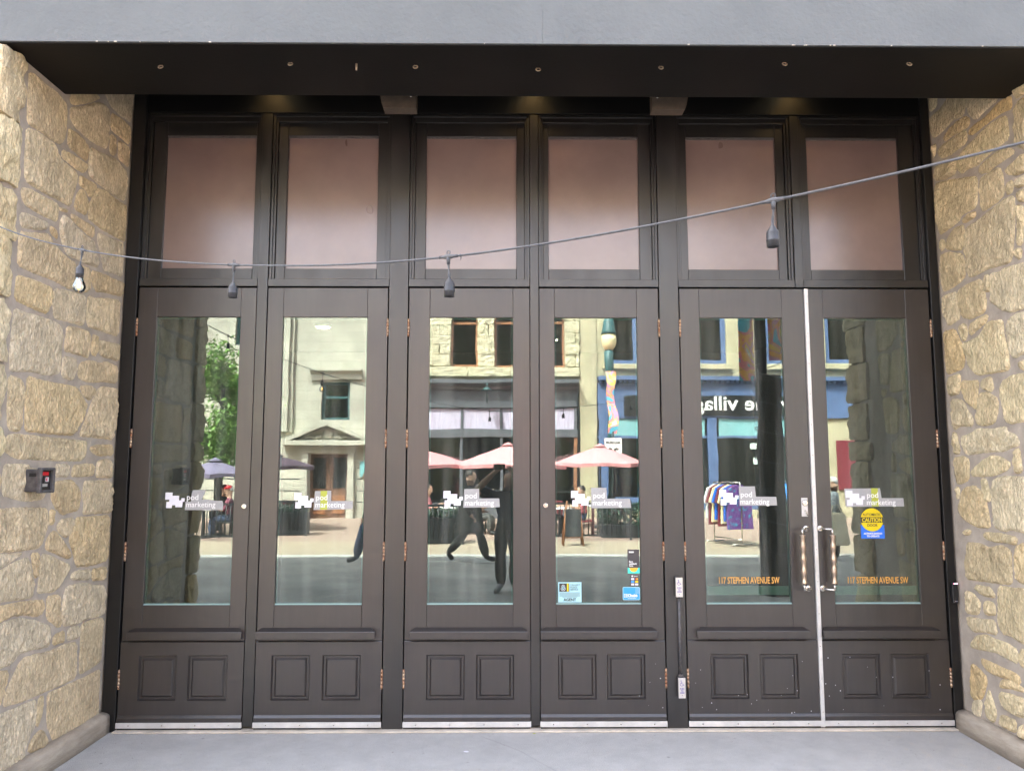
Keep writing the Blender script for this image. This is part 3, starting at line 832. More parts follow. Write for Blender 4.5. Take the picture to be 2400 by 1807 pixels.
# ------------------------------------------------------------------ the six doors
ZT = 3.092
DOORS = [  # left, right, glass left, glass right, hinge side, panel spans
    (-2.648, -1.799, -2.513, -1.909, 'L', (-2.519, -2.258, -2.179, -1.909)),
    (-1.716, -0.846, -1.602, -0.993, 'R', (-1.607, -1.342, -1.256, -0.992)),
    (-0.692, 0.183, -0.541, 0.062, 'L', (-0.538, -0.273, -0.193, 0.069)),
    (0.253, 1.120, 0.363, 0.962, 'R', (0.374, 0.640, 0.714, 0.980)),
    (1.276, 2.184, 1.418, 2.022, 'L', (1.434, 1.697, 1.778, 2.046)),
    (2.214, 3.104, 2.325, 2.930, 'R', (2.352, 2.617, 2.691, 2.960))]
DLAB = ['leftmost dark glass door beside the left stone wall', 'second glass door from the left, yellow strip on its white logo',
        'third glass door from the left, dark photographer mirrored in it', 'glass door with police, cashback and blue security stickers',
        'glass door with steel key lock and bronze pull handle, left of the metal strip',
        'rightmost glass door with round yellow caution sticker and bronze pull handle']
LOGO = [(-2.397, 1.618), (-1.487, 1.616), (-0.431, 1.628), (0.476, 1.629), (1.533, 1.636), (2.437, 1.631)]
Z = 1 / 3639.0
LOGO_POLY = [(0, 0), (180, 0), (178, 80), (352, 80), (350, 197), (410, 197), (410, 144), (498, 144), (492, 235), (448, 235), (440, 372), (265, 372), (265, 322), (180, 322), (176, 394), (27, 394), (33, 239), (100, 239), (105, 182), (-4, 182)]
PATCH = [[(690, 712), (700, 500), (835, 495), (850, 300), (875, 205), (1190, 202), (1208, 225), (1110, 450), (1280, 450), (1480, 480), (1640, 475), (1668, 540), (1668, 712)],
         [(710, 712), (735, 232), (1155, 220), (1155, 485), (1720, 485), (1715, 690), (1090, 706)],
         [(725, 765), (750, 290), (1130, 285), (1135, 530), (1655, 530), (1670, 752)],
         [(950, 778), (945, 258), (1345, 255), (1355, 535), (1955, 535), (1980, 770)],
         [(822, 718), (812, 222), (1230, 222), (1250, 485), (1780, 490), (1795, 710)],
         [(255, 744), (229, 276), (1164, 266), (1196, 521), (1765, 521), (1775, 733)]]
PORG = [(180, 268), (210, 275), (215, 340), (430, 335), (300, 310), (260, 324)]
BAND = {1: (880, 1062, 228, 704), 5: (930, 1116, 266, 735)}
TOFF = [545, 550, 555, 560, 545, 545]
GY = 0.016                                             # outer face of the glass
for i, (x0, x1, g0, g1, hs, pn) in enumerate(DOORS):
    d = thing('glass_door', DLAB[i], 'door', ((x0 + x1) / 2, 0.02, 0), 'row of glass entrance doors')
    f = MB()
    f.box(x0, g0, 0.0, 0.048, 0.6015, ZT, B); f.box(g1, x1, 0.0, 0.048, 0.6015, ZT, B)
    f.box(g0 + .0005, g1 - .0005, 0.0, 0.048, 2.877, ZT, B)
    f.box(g0 + .0005, g1 - .0005, 0.0, 0.048, 0.6015, 0.842, B)
    f.build('leaf_frame', 'door_paint', d)
    l = MB()                                           # lower section round the two raised panels
    pz0, pz1 = 0.203, 0.505
    for a, b in [(x0, pn[0]), (pn[1], pn[2]), (pn[3], x1)]:
        l.box(a, b, -0.006, 0.048, pz0, pz1)
    l.box(x0, x1, -0.006, 0.048, pz1, 0.592); l.box(x0, x1, -0.006, 0.048, 0.108, pz0)
    l.prism([(-0.006, 0.592), (0.0, 0.5995), (0.048, 0.5995), (0.048, 0.592)], 'x', x0, x1)
    l.build('kick_section', 'door_paint', d)
    for a, b in [(pn[0], pn[1]), (pn[2], pn[3])]:
        p = MB()
        e, y0, y1, y2 = 0.022, 0.010, -0.003, 0.030
        p.box(a, b, y0, y2, pz0, pz1)
        o4 = [(a, -0.006, pz0), (b, -0.006, pz0), (b, -0.006, pz1), (a, -0.006, pz1)]
        w4 = 0.0085
        i4 = [(a + w4, y0 - .0005, pz0 + w4), (b - w4, y0 - .0005, pz0 + w4), (b - w4, y0 - .0005, pz1 - w4), (a + w4, y0 - .0005, pz1 - w4)]
        for k in range(4):
            p.face([o4[k], o4[(k + 1) % 4], i4[(k + 1) % 4], i4[k]])
        c = [(a + e, y0 - .0005, pz0 + e), (b - e, y0 - .0005, pz0 + e), (b - e, y0 - .0005, pz1 - e), (a + e, y0 - .0005, pz1 - e)]
        e2 = e + 0.012
        t = [(a + e2, y1, pz0 + e2), (b - e2, y1, pz0 + e2), (b - e2, y1, pz1 - e2), (a + e2, y1, pz1 - e2)]
        p.face(t)
        for k in range(4):
            p.face([c[k], c[(k + 1) % 4], t[(k + 1) % 4], t[k]])
        p.build('panel', 'door_paint', d)
    # moulding ledge with clipped ends
    la, lb = g0 - 0.115 + (0.03 if i in (0, 4) else 0), g1 + 0.105
    le = MB()
    y0, y1 = 0.001, -0.044
    top = [(la + 0.035, y0, 0.690), (lb - 0.035, y0, 0.690), (lb, y1, 0.668), (la, y1, 0.668)]
    bot = [(la + 0.01, y0, 0.618), (lb - 0.01, y0, 0.618), (lb - 0.006, y1, 0.618), (la + 0.006, y1, 0.618)]
    V = [le.bm.verts.new(q) for q in top + bot]
    for q in [(0, 1, 2, 3), (7, 6, 5, 4), (3, 2, 6, 7), (0, 3, 7, 4), (2, 1, 5, 6), (1, 0, 4, 5)]:
        le.bm.faces.new([V[k] for k in q])
    bmesh.ops.bevel(le.bm, geom=le.bm.edges[:], offset=0.0022, segments=1, affect='EDGES')
    le.build('ledge', 'door_paint', d)
    dr = MB()
    dr.prism([(-0.006, 0.107), (-0.016, 0.090), (-0.016, 0.058), (0.046, 0.058), (0.046, 0.107)], 'x', x0 + 0.001, x1 - 0.001)
    dr.build('drip_rail', 'door_paint', d)
    a = MB().box(x0 - 0.004, x1 + 0.004, -0.020, -0.008, 0.026, 0.062, 0.0012)
    al = a.build('sweep_strip', 'aluminium', d)
    for k in range(4):
        xs = x0 + (x1 - x0) * (0.1 + 0.267 * k)
        MB().lathe([(0.0045, 0), (0.0045, 0.0015), (0.003, 0.003)], (xs, -0.020, 0.044), 'y', 10).build('screw', 'steel', al).data.transform(Matrix.Translation((0, -0.0025, 0)))
    MB().box(x0, x1, -0.006, 0.03, 0.013, 0.057).build('sweep_rubber', 'rubber', d)
    for z in (2.80, 2.00, 1.21, 0.345):
        hx = x0 - 0.0015 if hs == 'L' else x1 + 0.0015
        h = MB()
        for k in range(5):
            h.lathe([(0.0078, 0.0), (0.0078, 0.0236)], (hx, -0.008, z - 0.062 + k * 0.0247), n=12)
        for s in (-1, 1):
            h.lathe([(0.0055, 0), (0.0075, 0.004)] if s < 0 else [(0.0075, 0), (0.0055, 0.004)], (hx, -0.008, z - 0.066 if s < 0 else z + 0.0615), n=12)
        h.build('hinge', 'hinge', d)
    pane = MB().box(g0 - 0.004, g1 + 0.004, GY, GY + 0.006, 0.838, 2.881).build('pane', 'glass', d)
    sp = MB()
    for q in [(g0 - 0.003, g0 + 0.013, 0.842, 2.877), (g1 - 0.013, g1 + 0.003, 0.842, 2.877)]:
        sp.box(q[0], q[1], GY + 0.0075, GY + 0.012, q[2], q[3])
    for z0 in (0.842, 2.863):
        sp.box(g0 + 0.0135, g1 - 0.0135, GY + 0.0075, GY + 0.012, z0, z0 + 0.014)
    sp.build('glazing_spacer', 'spacer', d)
    bd = MB()                                          # slim bead at the foot of the glass
    bd.prism([(GY - 0.010, 0.842), (GY - 0.0005, 0.851), (GY - 0.0005, 0.842)], 'x', g0, g1)
    bd.build('glazing_bead', 'bead', d)
    # vinyl logo, its patch and its two words
    lx, lz = LOGO[i]
    px, pz = PORG[i]
    flat([(lx + (u - px) * Z, lz - (v - pz) * Z) for u, v in PATCH[i]], GY - 0.0006, 'patch_vinyl', 'logo_patch', pane)
    flat([(lx + u * Z, lz - v * Z) for u, v in LOGO_POLY], GY - 0.0016, 'white_vinyl', 'logo', pane)
    text('pod', 0.0555, (lx + TOFF[i] * Z, GY - 0.003, lz - 186 * Z), 'text_white', pane, xs=0.99, bold=0.0003)
    text('marketing', 0.0555, (lx + (TOFF[i] - 14) * Z, GY - 0.003, lz - 371 * Z), 'text_white', pane, xs=0.935, bold=0.0003)
    if i in BAND:
        a, b, c, e = BAND[i]
        flat([(lx + (a - px) * Z, lz - (e - pz) * Z), (lx + (b - px) * Z, lz - (e - pz) * Z), (lx + (b - px - 12) * Z, lz - (c - pz) * Z), (lx + (a - px) * Z, lz - (c - pz) * Z)], GY - 0.0011, 'green_tape', 'tape_strip', pane)
    DOORS[i] = (x0, x1, g0, g1, d, pane)

# key cylinders on the first and fourth doors
for i, x, z in [(0, -1.835, 1.522), (3, 0.293, 1.527)]:
    k = MB().lathe([(0.0195, 0.0), (0.0195, -0.004), (0.0165, -0.009), (0.015, -0.0095)], (x, 0, z), 'y', 24).build('key_cylinder', 'steel', DOORS[i][4])
    MB().box(x - 0.0015, x + 0.0015, -0.0105, -0.0094, z - 0.010, z - 0.001).build('keyway', 'gap_black', k)
# lock plate on the fifth door
pl = MB().box(2.110, 2.154, -0.009, 0.0, 1.449, 1.580, 0.002).build('lock_plate', 'aluminium', DOORS[4][4])
MB().lathe([(0.022, -0.009), (0.022, -0.015), (0.019, -0.020), (0.016, -0.0205)], (2.133, 0, 1.545), 'y', 24).build('key_cylinder', 'steel', pl)
MB().tube([(2.131, -0.014, 1.492), (2.134, -0.022, 1.485), (2.144, -0.024, 1.455)], [0.006, 0.005, 0.004], 10).build('thumb_lever', 'steel', pl)
MB().box(2.1315, 2.1345, -0.0212, -0.0203, 1.536, 1.545).build('keyway', 'gap_black', pl)
# pull handles
for i, rx, gx in [(4, 2.138, 2.083), (5, 2.239, 2.294)]:
    d = DOORS[i][4]
    arm = MB()
    for z in (1.365, 0.950):
        s = -1 if z < 1 else 1
        arm.lathe([(0.0225, 0.0), (0.0225, -0.004), (0.019, -0.007), (0.012, -0.009)], (rx, 0, z), 'y', 24)
        arm.tube([(rx, -0.004, z), (rx, -0.03, z), (rx + (gx - rx) * 0.55, -0.055, z), (gx, -0.075, z)], 0.0085, 12)
        arm.tube([(gx, -0.075, z + s * 0.004), (gx, -0.075, z - s * 0.042)], 0.0085, 12)
    arm.build('handle_arms', 'steel', d)
    pr = []
    for k in range(49):
        t = k / 48
        pr.append((0.0172 + 0.0026 * math.cos(t * 2 * math.pi * 4.0) + (0.0015 if k in (0, 48) else 0), 0.992 + t * 0.334))
    MB().lathe(pr, (gx, -0.075, 0), n=20).build('grip', 'bronze', d)
# metal cover strip between the last two doors
ast = MB().box(2.186, 2.2125, -0.018, 0.03, 0.02, 3.09, 0.0015).build('cover_strip', 'aluminium', DOORS[4][4])
for k in range(14):
    MB().lathe([(0.003, 0), (0.003, -0.0015)], (2.199, -0.018, 0.12 + k * 0.22), 'y', 8).build('screw', 'steel', ast)
for i in (4, 5):                                        # push rails seen through the glass
    x0, x1, g0, g1, d, pane = DOORS[i]
    MB().box(g0 - 0.01, g1 + 0.01, 0.0285, 0.040, 0.900, 0.962, 0.003).build('push_rail', 'rail', d)
    text('117 STEPHEN AVENUE SW', 0.0635, ((1.507 if i == 4 else 2.419), GY - 0.002, 0.983), 'gold_vinyl', pane, xs=0.585, bold=0.0007)

# stickers on the fourth door
pane = DOORS[3][5]
def rect(x0, x1, z0, z1, m, k=1, name='sticker', r=0.0):
    y = GY - 0.0007 * k
    if r:
        poly = []
        for cx, cz, a in [(x1 - r, z0 + r, -90), (x1 - r, z1 - r, 0), (x0 + r, z1 - r, 90), (x0 + r, z0 + r, 180)]:
            poly += [(cx + r * math.cos(R(a + t)), cz + r * math.sin(R(a + t))) for t in (0, 30, 60, 90)]
    else:
        poly = [(x0, z0), (x1, z0), (x1, z1), (x0, z1)]
    return flat(poly, y, m, name, pane)
def disc(cx, cz, r, m, k, a0=0, a1=360, name='sticker'):
    return flat([(cx + r * math.cos(R(t)), cz + r * math.sin(R(t))) for t in np.linspace(a0, a1, 33)[:(-1 if a1 - a0 == 360 else None)]], GY - 0.0007 * k, m, name, pane)
rect(0.379, 0.543, 0.855, 0.993, 'pale_cyan')
rect(0.387, 0.457, 0.928, 0.985, 'ink', 2)
rect(0.441, 0.452, 0.930, 0.985, 'yellow_vinyl', 3)
# shield crest in outline
for rr, mm, kk in [(0.0215, 'white_vinyl', 3), (0.0185, 'ink', 4), (0.0125, 'pale_cyan', 5), (0.006, 'ink', 6)]:
    flat([(0.4145 + rr * 0.85 * math.cos(t) * (1 if math.sin(t) < 0 else 0.75), 0.955 + rr * math.sin(t)) for t in np.linspace(0, 2 * math.pi, 25)[:-1]], GY - 0.0007 * kk, mm, 'crest', pane)
for k, w in enumerate(['CALGARY', 'POLICE', 'SERVICE']):
    text(w, 0.0165, (0.464, GY - 0.003, 0.969 - k * 0.0158), 'ink', pane, xs=0.92)
for k in range(6):
    rect(0.388 + (0.02 if k == 5 else 0.002 * (k % 2)), 0.533 - (0.02 if k == 5 else 0), 0.9205 - k * 0.0062, 0.9222 - k * 0.0062, 'dark_vinyl', 3, 'fine_print')
text('AGENT', 0.0265, (0.461, GY - 0.003, 0.8645), 'ink', pane, bold=0.0007, align='CENTER')
rect(0.871, 0.953, 1.0925, 1.218, 'dark_vinyl')
text('neo', 0.020, (0.881, GY - 0.003, 1.196), 'text_white', pane, bold=0.0009, xs=1.1)
for k, w in enumerate(['Earn', 'cashback', 'here']):
    text(w, 0.0165, (0.881, GY - 0.003, 1.129 - k * 0.014), 'text_white', pane, bold=0.0005, xs=0.9)
rect(0.871, 0.955, 1.053, 1.092, 'teal_vinyl')
disc(0.913, 1.0915, 0.0285, 'orange_vinyl', 2, 180, 360)
rect(0.889, 0.949, 0.966, 1.045, 'dark_vinyl')
text('Square', 0.0125, (0.911, GY - 0.003, 1.030), 'text_white', pane, xs=0.85)
rect(0.897, 0.907, 1.0285, 1.0395, 'white_vinyl', 2, r=0.002)
for k, (a, b2) in enumerate([('white_vinyl', 'dark_vinyl'), ('sky_vinyl', 'yellow_vinyl'), ('white_vinyl', 'white_vinyl')]):
    z = 1.008 - k * 0.0185
    rect(0.894, 0.915, z, z + 0.0125, a, 2); rect(0.922, 0.943, z, z + 0.0125, b2, 2)
disc(0.929, 1.0142, 0.0062, 'red_plastic', 3); disc(0.936, 1.0142, 0.0062, 'orange_vinyl', 4)
rect(0.833, 0.954, 0.870, 0.959, 'pale_cyan', 1, r=0.008)
rect(0.8365, 0.9505, 0.8735, 0.9555, 'sky_vinyl', 2, r=0.006)
for k in range(5):
    rect(0.921, 0.9505, 0.949 - k * 0.0078, 0.9502 - k * 0.0078, 'white_vinyl', 3, 'fine_print')
rect(0.842, 0.866, 0.888, 0.912, 'white_vinyl', 3)
disc(0.854, 0.900, 0.0095, 'sky_vinyl', 4); disc(0.856, 0.900, 0.005, 'white_vinyl', 5)
text('Chubb', 0.0265, (0.868, GY - 0.0042, 0.8925), 'text_white', pane, bold=0.0009, xs=0.95)
text('Security Systems', 0.0088, (0.868, GY - 0.0042, 0.8815), 'text_white', pane, bold=0.0001)
# caution sticker on the last door
pane = DOORS[5][5]
rect(2.535, 2.703, 1.293, 1.388, 'blue_vinyl')
disc(2.617, 1.424, 0.081, 'yellow_vinyl', 2)
flat([(2.617 + 0.0808 * math.cos(t), 1.424 + 0.0808 * math.sin(t)) for t in (list(np.linspace(-0.24, 0.24, 7)) + list(np.linspace(math.pi - 0.24, math.pi + 0.24, 7)))], GY - 0.0021, 'ink', 'sticker', pane)
text('AUTOMATIC', 0.0265, (2.617, GY - 0.0032, 1.452), 'ink', pane, xs=0.86, bold=0.0004, align='CENTER')
text('CAUTION', 0.0395, (2.617, GY - 0.0032, 1.410), 'yellow_vinyl', pane, xs=0.80, bold=0.0012, align='CENTER')
text('DOOR', 0.0265, (2.617, GY - 0.0032, 1.377), 'ink', pane, xs=0.92, bold=0.0004, align='CENTER')
text('ACTIVATE SWITCH', 0.0175, (2.619, GY - 0.0032, 1.322), 'text_white', pane, xs=0.86, bold=0.0006, align='CENTER')
text('TO OPERATE', 0.0175, (2.619, GY - 0.0032, 1.304), 'text_white', pane, xs=0.86, bold=0.0006, align='CENTER')

# ------------------------------------------------------------------ door operator buttons on the post
def wheelchair(x, z, s, parent):
    y = -0.052
    w = MB()
    w.tube([(x - 0.10 * s, y, z + 0.86 * s), (x - 0.06 * s, y, z + 0.36 * s), (x + 0.30 * s, y, z + 0.36 * s), (x + 0.44 * s, y, z + 0.02 * s), (x + 0.58 * s, y, z + 0.06 * s)], 0.055 * s, 6)
    w.tube([(x - 0.08 * s, y, z + 0.62 * s), (x + 0.24 * s, y, z + 0.60 * s)], 0.045 * s, 6)
    w.tube([(x + 0.02 * s + 0.34 * s * math.cos(t), y, z + 0.20 * s + 0.34 * s * math.sin(t)) for t in np.linspace(R(115), R(345), 16)], 0.045 * s, 6)
    w.ball((x - 0.10 * s, y, z + 1.0 * s), 0.11 * s, (1, 0.3, 1), 10, 6)
    return w.build('wheelchair_symbol', 'purple_ink', parent)
for x0, x1, z0, z1, lab in [(1.193, 1.242, 0.901, 1.032, 'upper steel push to open button on the post between doors'),
                            (1.197, 1.246, 0.224, 0.357, 'lower steel push to open button near the floor')]:
    t = thing('push_button', lab, 'door button', ((x0 + x1) / 2, -0.006, z0), 'wheelchair door buttons')
    MB().box(x0 + 0.001, x1 - 0.001, -0.046, -0.007, z0, z1, 0.002).build('housing', 'grey_box', t)
    f = MB().box(x0, x1, -0.052, -0.0465, z0 - 0.001, z1 + 0.001, 0.0015).build('face_plate', 'pad', t)
    xc = (x0 + x1) / 2
    wheelchair(xc - 0.003, z0 + 0.085, 0.030, f)
    for k, w in enumerate(['PUSH', 'TO', 'OPEN']):
        text(w, 0.0125, (xc, -0.0525, z0 + 0.058 - k * 0.0135), 'purple_ink', f, xs=0.95, bold=0.0004, align='CENTER')
    MB().lathe([(0.0022, 0), (0.0022, -0.001)], (xc, -0.052, z0 + 0.018), 'y', 8).build('screw', 'gap_black', f)
t = MB().tube([(1.2215, -0.018, 0.358), (1.2215, -0.018, 0.900)], 0.0105, 12)
t.box(1.206, 1.237, -0.030, -0.0065, 0.358, 0.374, 0.002)
tag(t.build('conduit', 'grey_box'), 'thin dark conduit running between the two door buttons', 'conduit')

t = thing('card_reader', 'slim black card reader with a pink light on the right jamb', 'card reader', (3.152, -0.02, 0.852))
rb = MB().box(3.133, 3.170, -0.043, -0.021, 0.852, 0.995, 0.003).build('body', 'black_plastic', t)
MB().box(3.143, 3.169, -0.0445, -0.0425, 0.984, 0.9905).build('indicator', mat('pink_led', (0.9, 0.35, 0.5), 0.4, emit=(1, 0.3, 0.5, 0.5)), rb)
MB().box(3.146, 3.164, -0.0436, -0.0428, 0.866, 0.8672).build('maker_mark', 'white_vinyl', rb)

# black key box on the left wall, its mouth turned to the doorway
kb = thing('key_box', 'small black key box with a red label on the left stone wall', 'key box', (XL, -0.96, 1.65))
MB().box(XL - 0.005, XL + 0.075, -1.026, -0.902, 1.655, 1.786, 0.010, 3).build('body', 'grey_box', kb)
rim = MB()
for q in [(-1.036, -1.018, 1.648, 1.794), (-0.910, -0.892, 1.648, 1.794)]:
    rim.box(XL + 0.0755, XL + 0.103, q[0], q[1], q[2], q[3], 0.006, 2)
for q in [(1.648, 1.664), (1.778, 1.794)]:
    rim.box(XL + 0.0755, XL + 0.103, -1.0175, -0.9105, q[0], q[1], 0.006, 2)
rim.build('rim', 'grey_box', kb)
pl = MB().box(XL + 0.0755, XL + 0.083, -1.017, -0.911, 1.665, 1.777).build('faceplate', 'black_plastic', kb)
MB().box(XL + 0.083, XL + 0.087, -1.006, -0.936, 1.748, 1.770, 0.001).build('red_label', 'red_plastic', pl)
MB().box(XL + 0.083, XL + 0.091, -0.984, -0.928, 1.706, 1.745, 0.002).build('keypad_cover', 'black_plastic', pl)
MB().box(XL + 0.0912, XL + 0.0922, -0.972, -0.943, 1.713, 1.739).build('badge', 'white_vinyl', pl)
MB().prism([(-0.969, 1.717), (-0.953, 1.717), (-0.958, 1.726), (-0.953, 1.735), (-0.969, 1.735)], 'x', XL + 0.0924, XL + 0.0930).build('badge', 'red_plastic', pl)
MB().box(XL + 0.083, XL + 0.086, -1.004, -0.940, 1.684, 1.702, 0.001).build('number_plate', 'pad', pl)
MB().box(XL + 0.0862, XL + 0.0866, -0.998, -0.992, 1.687, 1.699).build('number_plate', 'ink', pl)
MB().box(XL + 0.028, XL + 0.068, -1.0268, -1.0255, 1.743, 1.763).build('side_label', 'black_plastic', kb)

# ------------------------------------------------------------------ speakers and downlights in the recess
mat('speaker_grey', (0.085, 0.062, 0.045), 0.6, var=0.2, vscale=18)
for x0, sgn, lab in [(-0.850, 1, 'brown wall speaker under the beam above the second door'), (1.005, -1, 'brown wall speaker under the beam above the fourth door')]:
    t = thing('speaker', lab, 'speaker', (x0 + 0.12, -0.45, 4.22), 'speakers under the beam')
    def X(u): return x0 + u if sgn > 0 else x0 + 0.25 - u
    poly = [(X(0.245), 4.222), (X(0.025), 4.222), (X(0.014), 4.255), (X(0.005), 4.30), (X(0.0), 4.36), (X(0.0), 4.52), (X(0.245), 4.52)]
    body = MB().prism(poly, 'y', -0.50, -0.40)
    body.build('cabinet', 'speaker_grey', t)
    MB().lathe([(0.009, 0), (0.009, -0.003), (0.004, -0.005)], (X(0.212), -0.500, 4.305), 'y', 12).build('screw', 'steel', t)
    MB().box(X(0.10), X(0.16), -0.46, -0.44, 4.521, 4.815).build('bracket', 'black_plastic', t)
for k, x in enumerate((-1.735, 0.215, 2.165)):
    lab = ['amber downlight under the recess above the left pair of doors', 'amber downlight under the recess above the middle pair of doors', 'amber downlight under the recess above the right pair of doors'][k]
    t = thing('downlight', lab, 'light', (x, -0.13, 4.75), 'downlights in the recess')
    MB().lathe([(0.05, 0.0), (0.05, 0.075), (0.045, 0.075), (0.045, 0.01)], (x, -0.13, 4.742), n=20, caps=False).build('can', 'black_plastic', t)
    MB().lathe([(0.035, 0), (0.035, 0.004)], (x, -0.13, 4.79), n=16).build('lamp', 'lamp_glow', t)
    ld = bpy.data.lights.new('downlight_lamp', 'SPOT'); ld.energy = 0.6; ld.spot_size = R(75); ld.spot_blend = 0.8
    ld.color = (1.0, 0.58, 0.17); ld.shadow_soft_size = 0.03
    lo = bpy.data.objects.new('downlight_lamp', ld); C.objects.link(lo)
    lo.location = (x, -0.13, 4.73); lo.rotation_euler = (R(10), 0, 0)

# wall lanterns on the beam, above the picture
for k, x in enumerate((-1.72, -0.255, 1.215, 2.70)):
    lab = ['first', 'second', 'third', 'fourth'][k] + ' bell shaped lamp from the left on the grey beam'
    t = thing('wall_lamp', lab, 'lamp', (x, YF, 4.95), 'lamps along the beam')
    MB().tube([(x, YF, 5.25), (x, YF - 0.12, 5.30), (x, YF - 0.16, 5.22), (x, YF - 0.16, 5.10)], 0.012, 8).build('arm', 'black_plastic', t)
    MB().lathe([(0.03, 0.30), (0.035, 0.22), (0.05, 0.17), (0.085, 0.10), (0.095, 0.03), (0.08, 0.0)], (x, YF - 0.16, 4.82), n=20).build('shade', 'black_plastic', t)

# ------------------------------------------------------------------ string lights strung across the entrance
SP = [(-3.30, -1.46, 3.42), (-2.62, -1.70, 3.035), (-1.84, -2.22, 2.738), (-1.00, -2.72, 2.541), (-0.171, -3.22, 2.436), (0.703, -3.57, 2.492), (1.57, -3.92, 2.625), (2.44, -4.38, 2.84), (3.74, -5.45, 3.30)]
def crom(p, t):
    n = len(p) - 1
    i = min(int(t), n - 1); f = t - i
    P = [Vector(p[max(0, min(n, i + k))]) for k in (-1, 0, 1, 2)]
    return 0.5 * ((2 * P[1]) + (P[2] - P[0]) * f + (2 * P[0] - 5 * P[1] + 4 * P[2] - P[3]) * f * f + (-P[0] + 3 * P[1] - 3 * P[2] + P[3]) * f ** 3)
sl = thing('string_lights', 'grey string light cable with mostly empty sockets hanging across the doors', 'string lights', SP[4])
path = [crom(SP, k / 10) for k in range(0, 81)]
MB().tube(path, 0.0035, 8).build('cable', 'cable', sl)
for k in range(1, 8):
    p = Vector(SP[k]); d = (crom(SP, k + 0.05) - crom(SP, k - 0.05)).normalized()
    sway = Vector((0.004 * math.sin(k * 2.1), 0.003 * math.cos(k * 1.3), 0))
    c = MB()
    c.tube([p - d * 0.030, p - d * 0.026, p - d * 0.019, p - d * 0.008, p, p + d * 0.008, p + d * 0.019, p + d * 0.026, p + d * 0.030], [0.0036, 0.0042, 0.0048, 0.0072, 0.0082, 0.0072, 0.0048, 0.0042, 0.0036], 10)
    for s in (-1, 1):
        for j in range(3):
            q = p + d * s * (0.0245 + 0.0035 * j)
            c.tube([q - d * 0.0008, q + d * 0.0008], 0.0050, 10)
    c.tube([p, p + Vector((0, 0, -0.012)), p + Vector((0, 0, -0.019))], [0.0078, 0.0058, 0.0050], 10)
    for j in range(3):
        q = p + Vector((0, 0, -0.0155 - 0.0032 * j)); c.tube([q, q + Vector((0, 0, -0.0012))], 0.0058, 10)
    con = c.build('connector', 'cable', sl)
    ring = [p + Vector((0.0, 0, 0.013)) + (d * math.cos(t) + Vector((0, 0, 1)) * math.sin(t)) * 0.0058 for t in np.linspace(-1.2, 4.34, 14)]
    MB().tube(ring, 0.0016, 6).build('hanging_tab', 'cable', con)
    a = p + Vector((0, 0, -0.02)); b2 = p + sway + Vector((0, 0, -0.068))
    tw = MB()
    for ph in (0, math.pi):
        tw.tube([a.lerp(b2, s / 8) + Vector((math.cos(ph + s * 0.5), math.sin(ph + s * 0.5), 0)) * 0.0019 for s in range(9)], 0.0021, 6)
    tw.build('drop_cord', 'cable', sl)
    sk = MB().lathe([(0.0035, -0.064), (0.006, -0.069), (0.0155, -0.083), (0.0162, -0.087), (0.0164, -0.104), (0.0172, -0.105), (0.0172, -0.108), (0.0162, -0.109), (0.0160, -0.1235), (0.0135, -0.1238), (0.013, -0.110), (0.0, -0.1095)], p + sway, n=22, caps=False)
    so = sk.build('socket', 'socket', sl)
    if k in (2, 7):
        q = p + sway
        MB().lathe([(0.0125, -0.112), (0.013, -0.124), (0.0165, -0.134), (0.0225, -0.147), (0.0265, -0.160), (0.0265, -0.169), (0.021, -0.181), (0.012, -0.188), (0.001, -0.190)], q, n=24, caps=False).build('bulb', 'bulb_glass', sl)
        MB().lathe([(0.0035, -0.124), (0.0035, -0.140), (0.002, -0.146)], q, n=8).build('bulb_stem', 'pad', sl)
        fl = MB()
        for s in range(4):
            an = s * math.pi / 2 + 0.4
            fl.tube([q + Vector((0.003 * math.cos(an), 0.003 * math.sin(an), -0.142)), q + Vector((0.006 * math.cos(an), 0.006 * math.sin(an), -0.168))], 0.0011, 5)
        stuff(fl.build('filament', 'filament', sl))
p = crom(SP, 4.045)                                     # cable tie next to the third socket
MB().tube([p + Vector((0.003 * math.cos(t) * 0.3, 0.0045 * math.cos(t), 0.0045 * math.sin(t))) for t in np.linspace(0, 6.28, 12)] + [p + Vector((0.001, 0.004, -0.006)), p + Vector((0.0, 0.001, -0.013))], 0.0013, 6).build('cable_tie', 'cable', sl)

# hairline across the entry floor
hl = MB()
q0 = [(-0.150, -0.126), (-0.010, -0.266), (0.108, -0.399), (0.218, -0.579), (0.308, -0.717), (0.403, -0.894)]
for a, b in zip(q0, q0[1:]):
    hl.face([(a[0], a[1] - 0.0016, 0.0012), (b[0], b[1] - 0.0016, 0.0012), (b[0], b[1] + 0.0016, 0.0012), (a[0], a[1] + 0.0016, 0.0012)])
structure(hl.build('floor_crack', 'grey_box'))
# litter on the entry floor
for x, y, s, m, lab in [(0.205, -0.072, 0.012, 'green_tape', 'yellow green leaf scrap on the floor below the middle doors'), (-0.24, -0.40, 0.02, 'white_vinyl', 'white paper shred on the floor in front of the third door')]:
    bm = MB(); a = random.random() * 3
    pts = [(x + s * math.cos(a + t) * q, y + s * math.sin(a + t) * 0.6 * q, 0.004 + 0.003 * math.sin(3 * t)) for t, q in [(0, 1), (1, .7), (2, .9), (3.1, 1), (4.2, .6), (5.3, .8)]]
    bm.prism([(p[0], p[1]) for p in pts], 'z', 0.001, 0.003)
    tag(bm.build('litter', m), lab, 'litter')
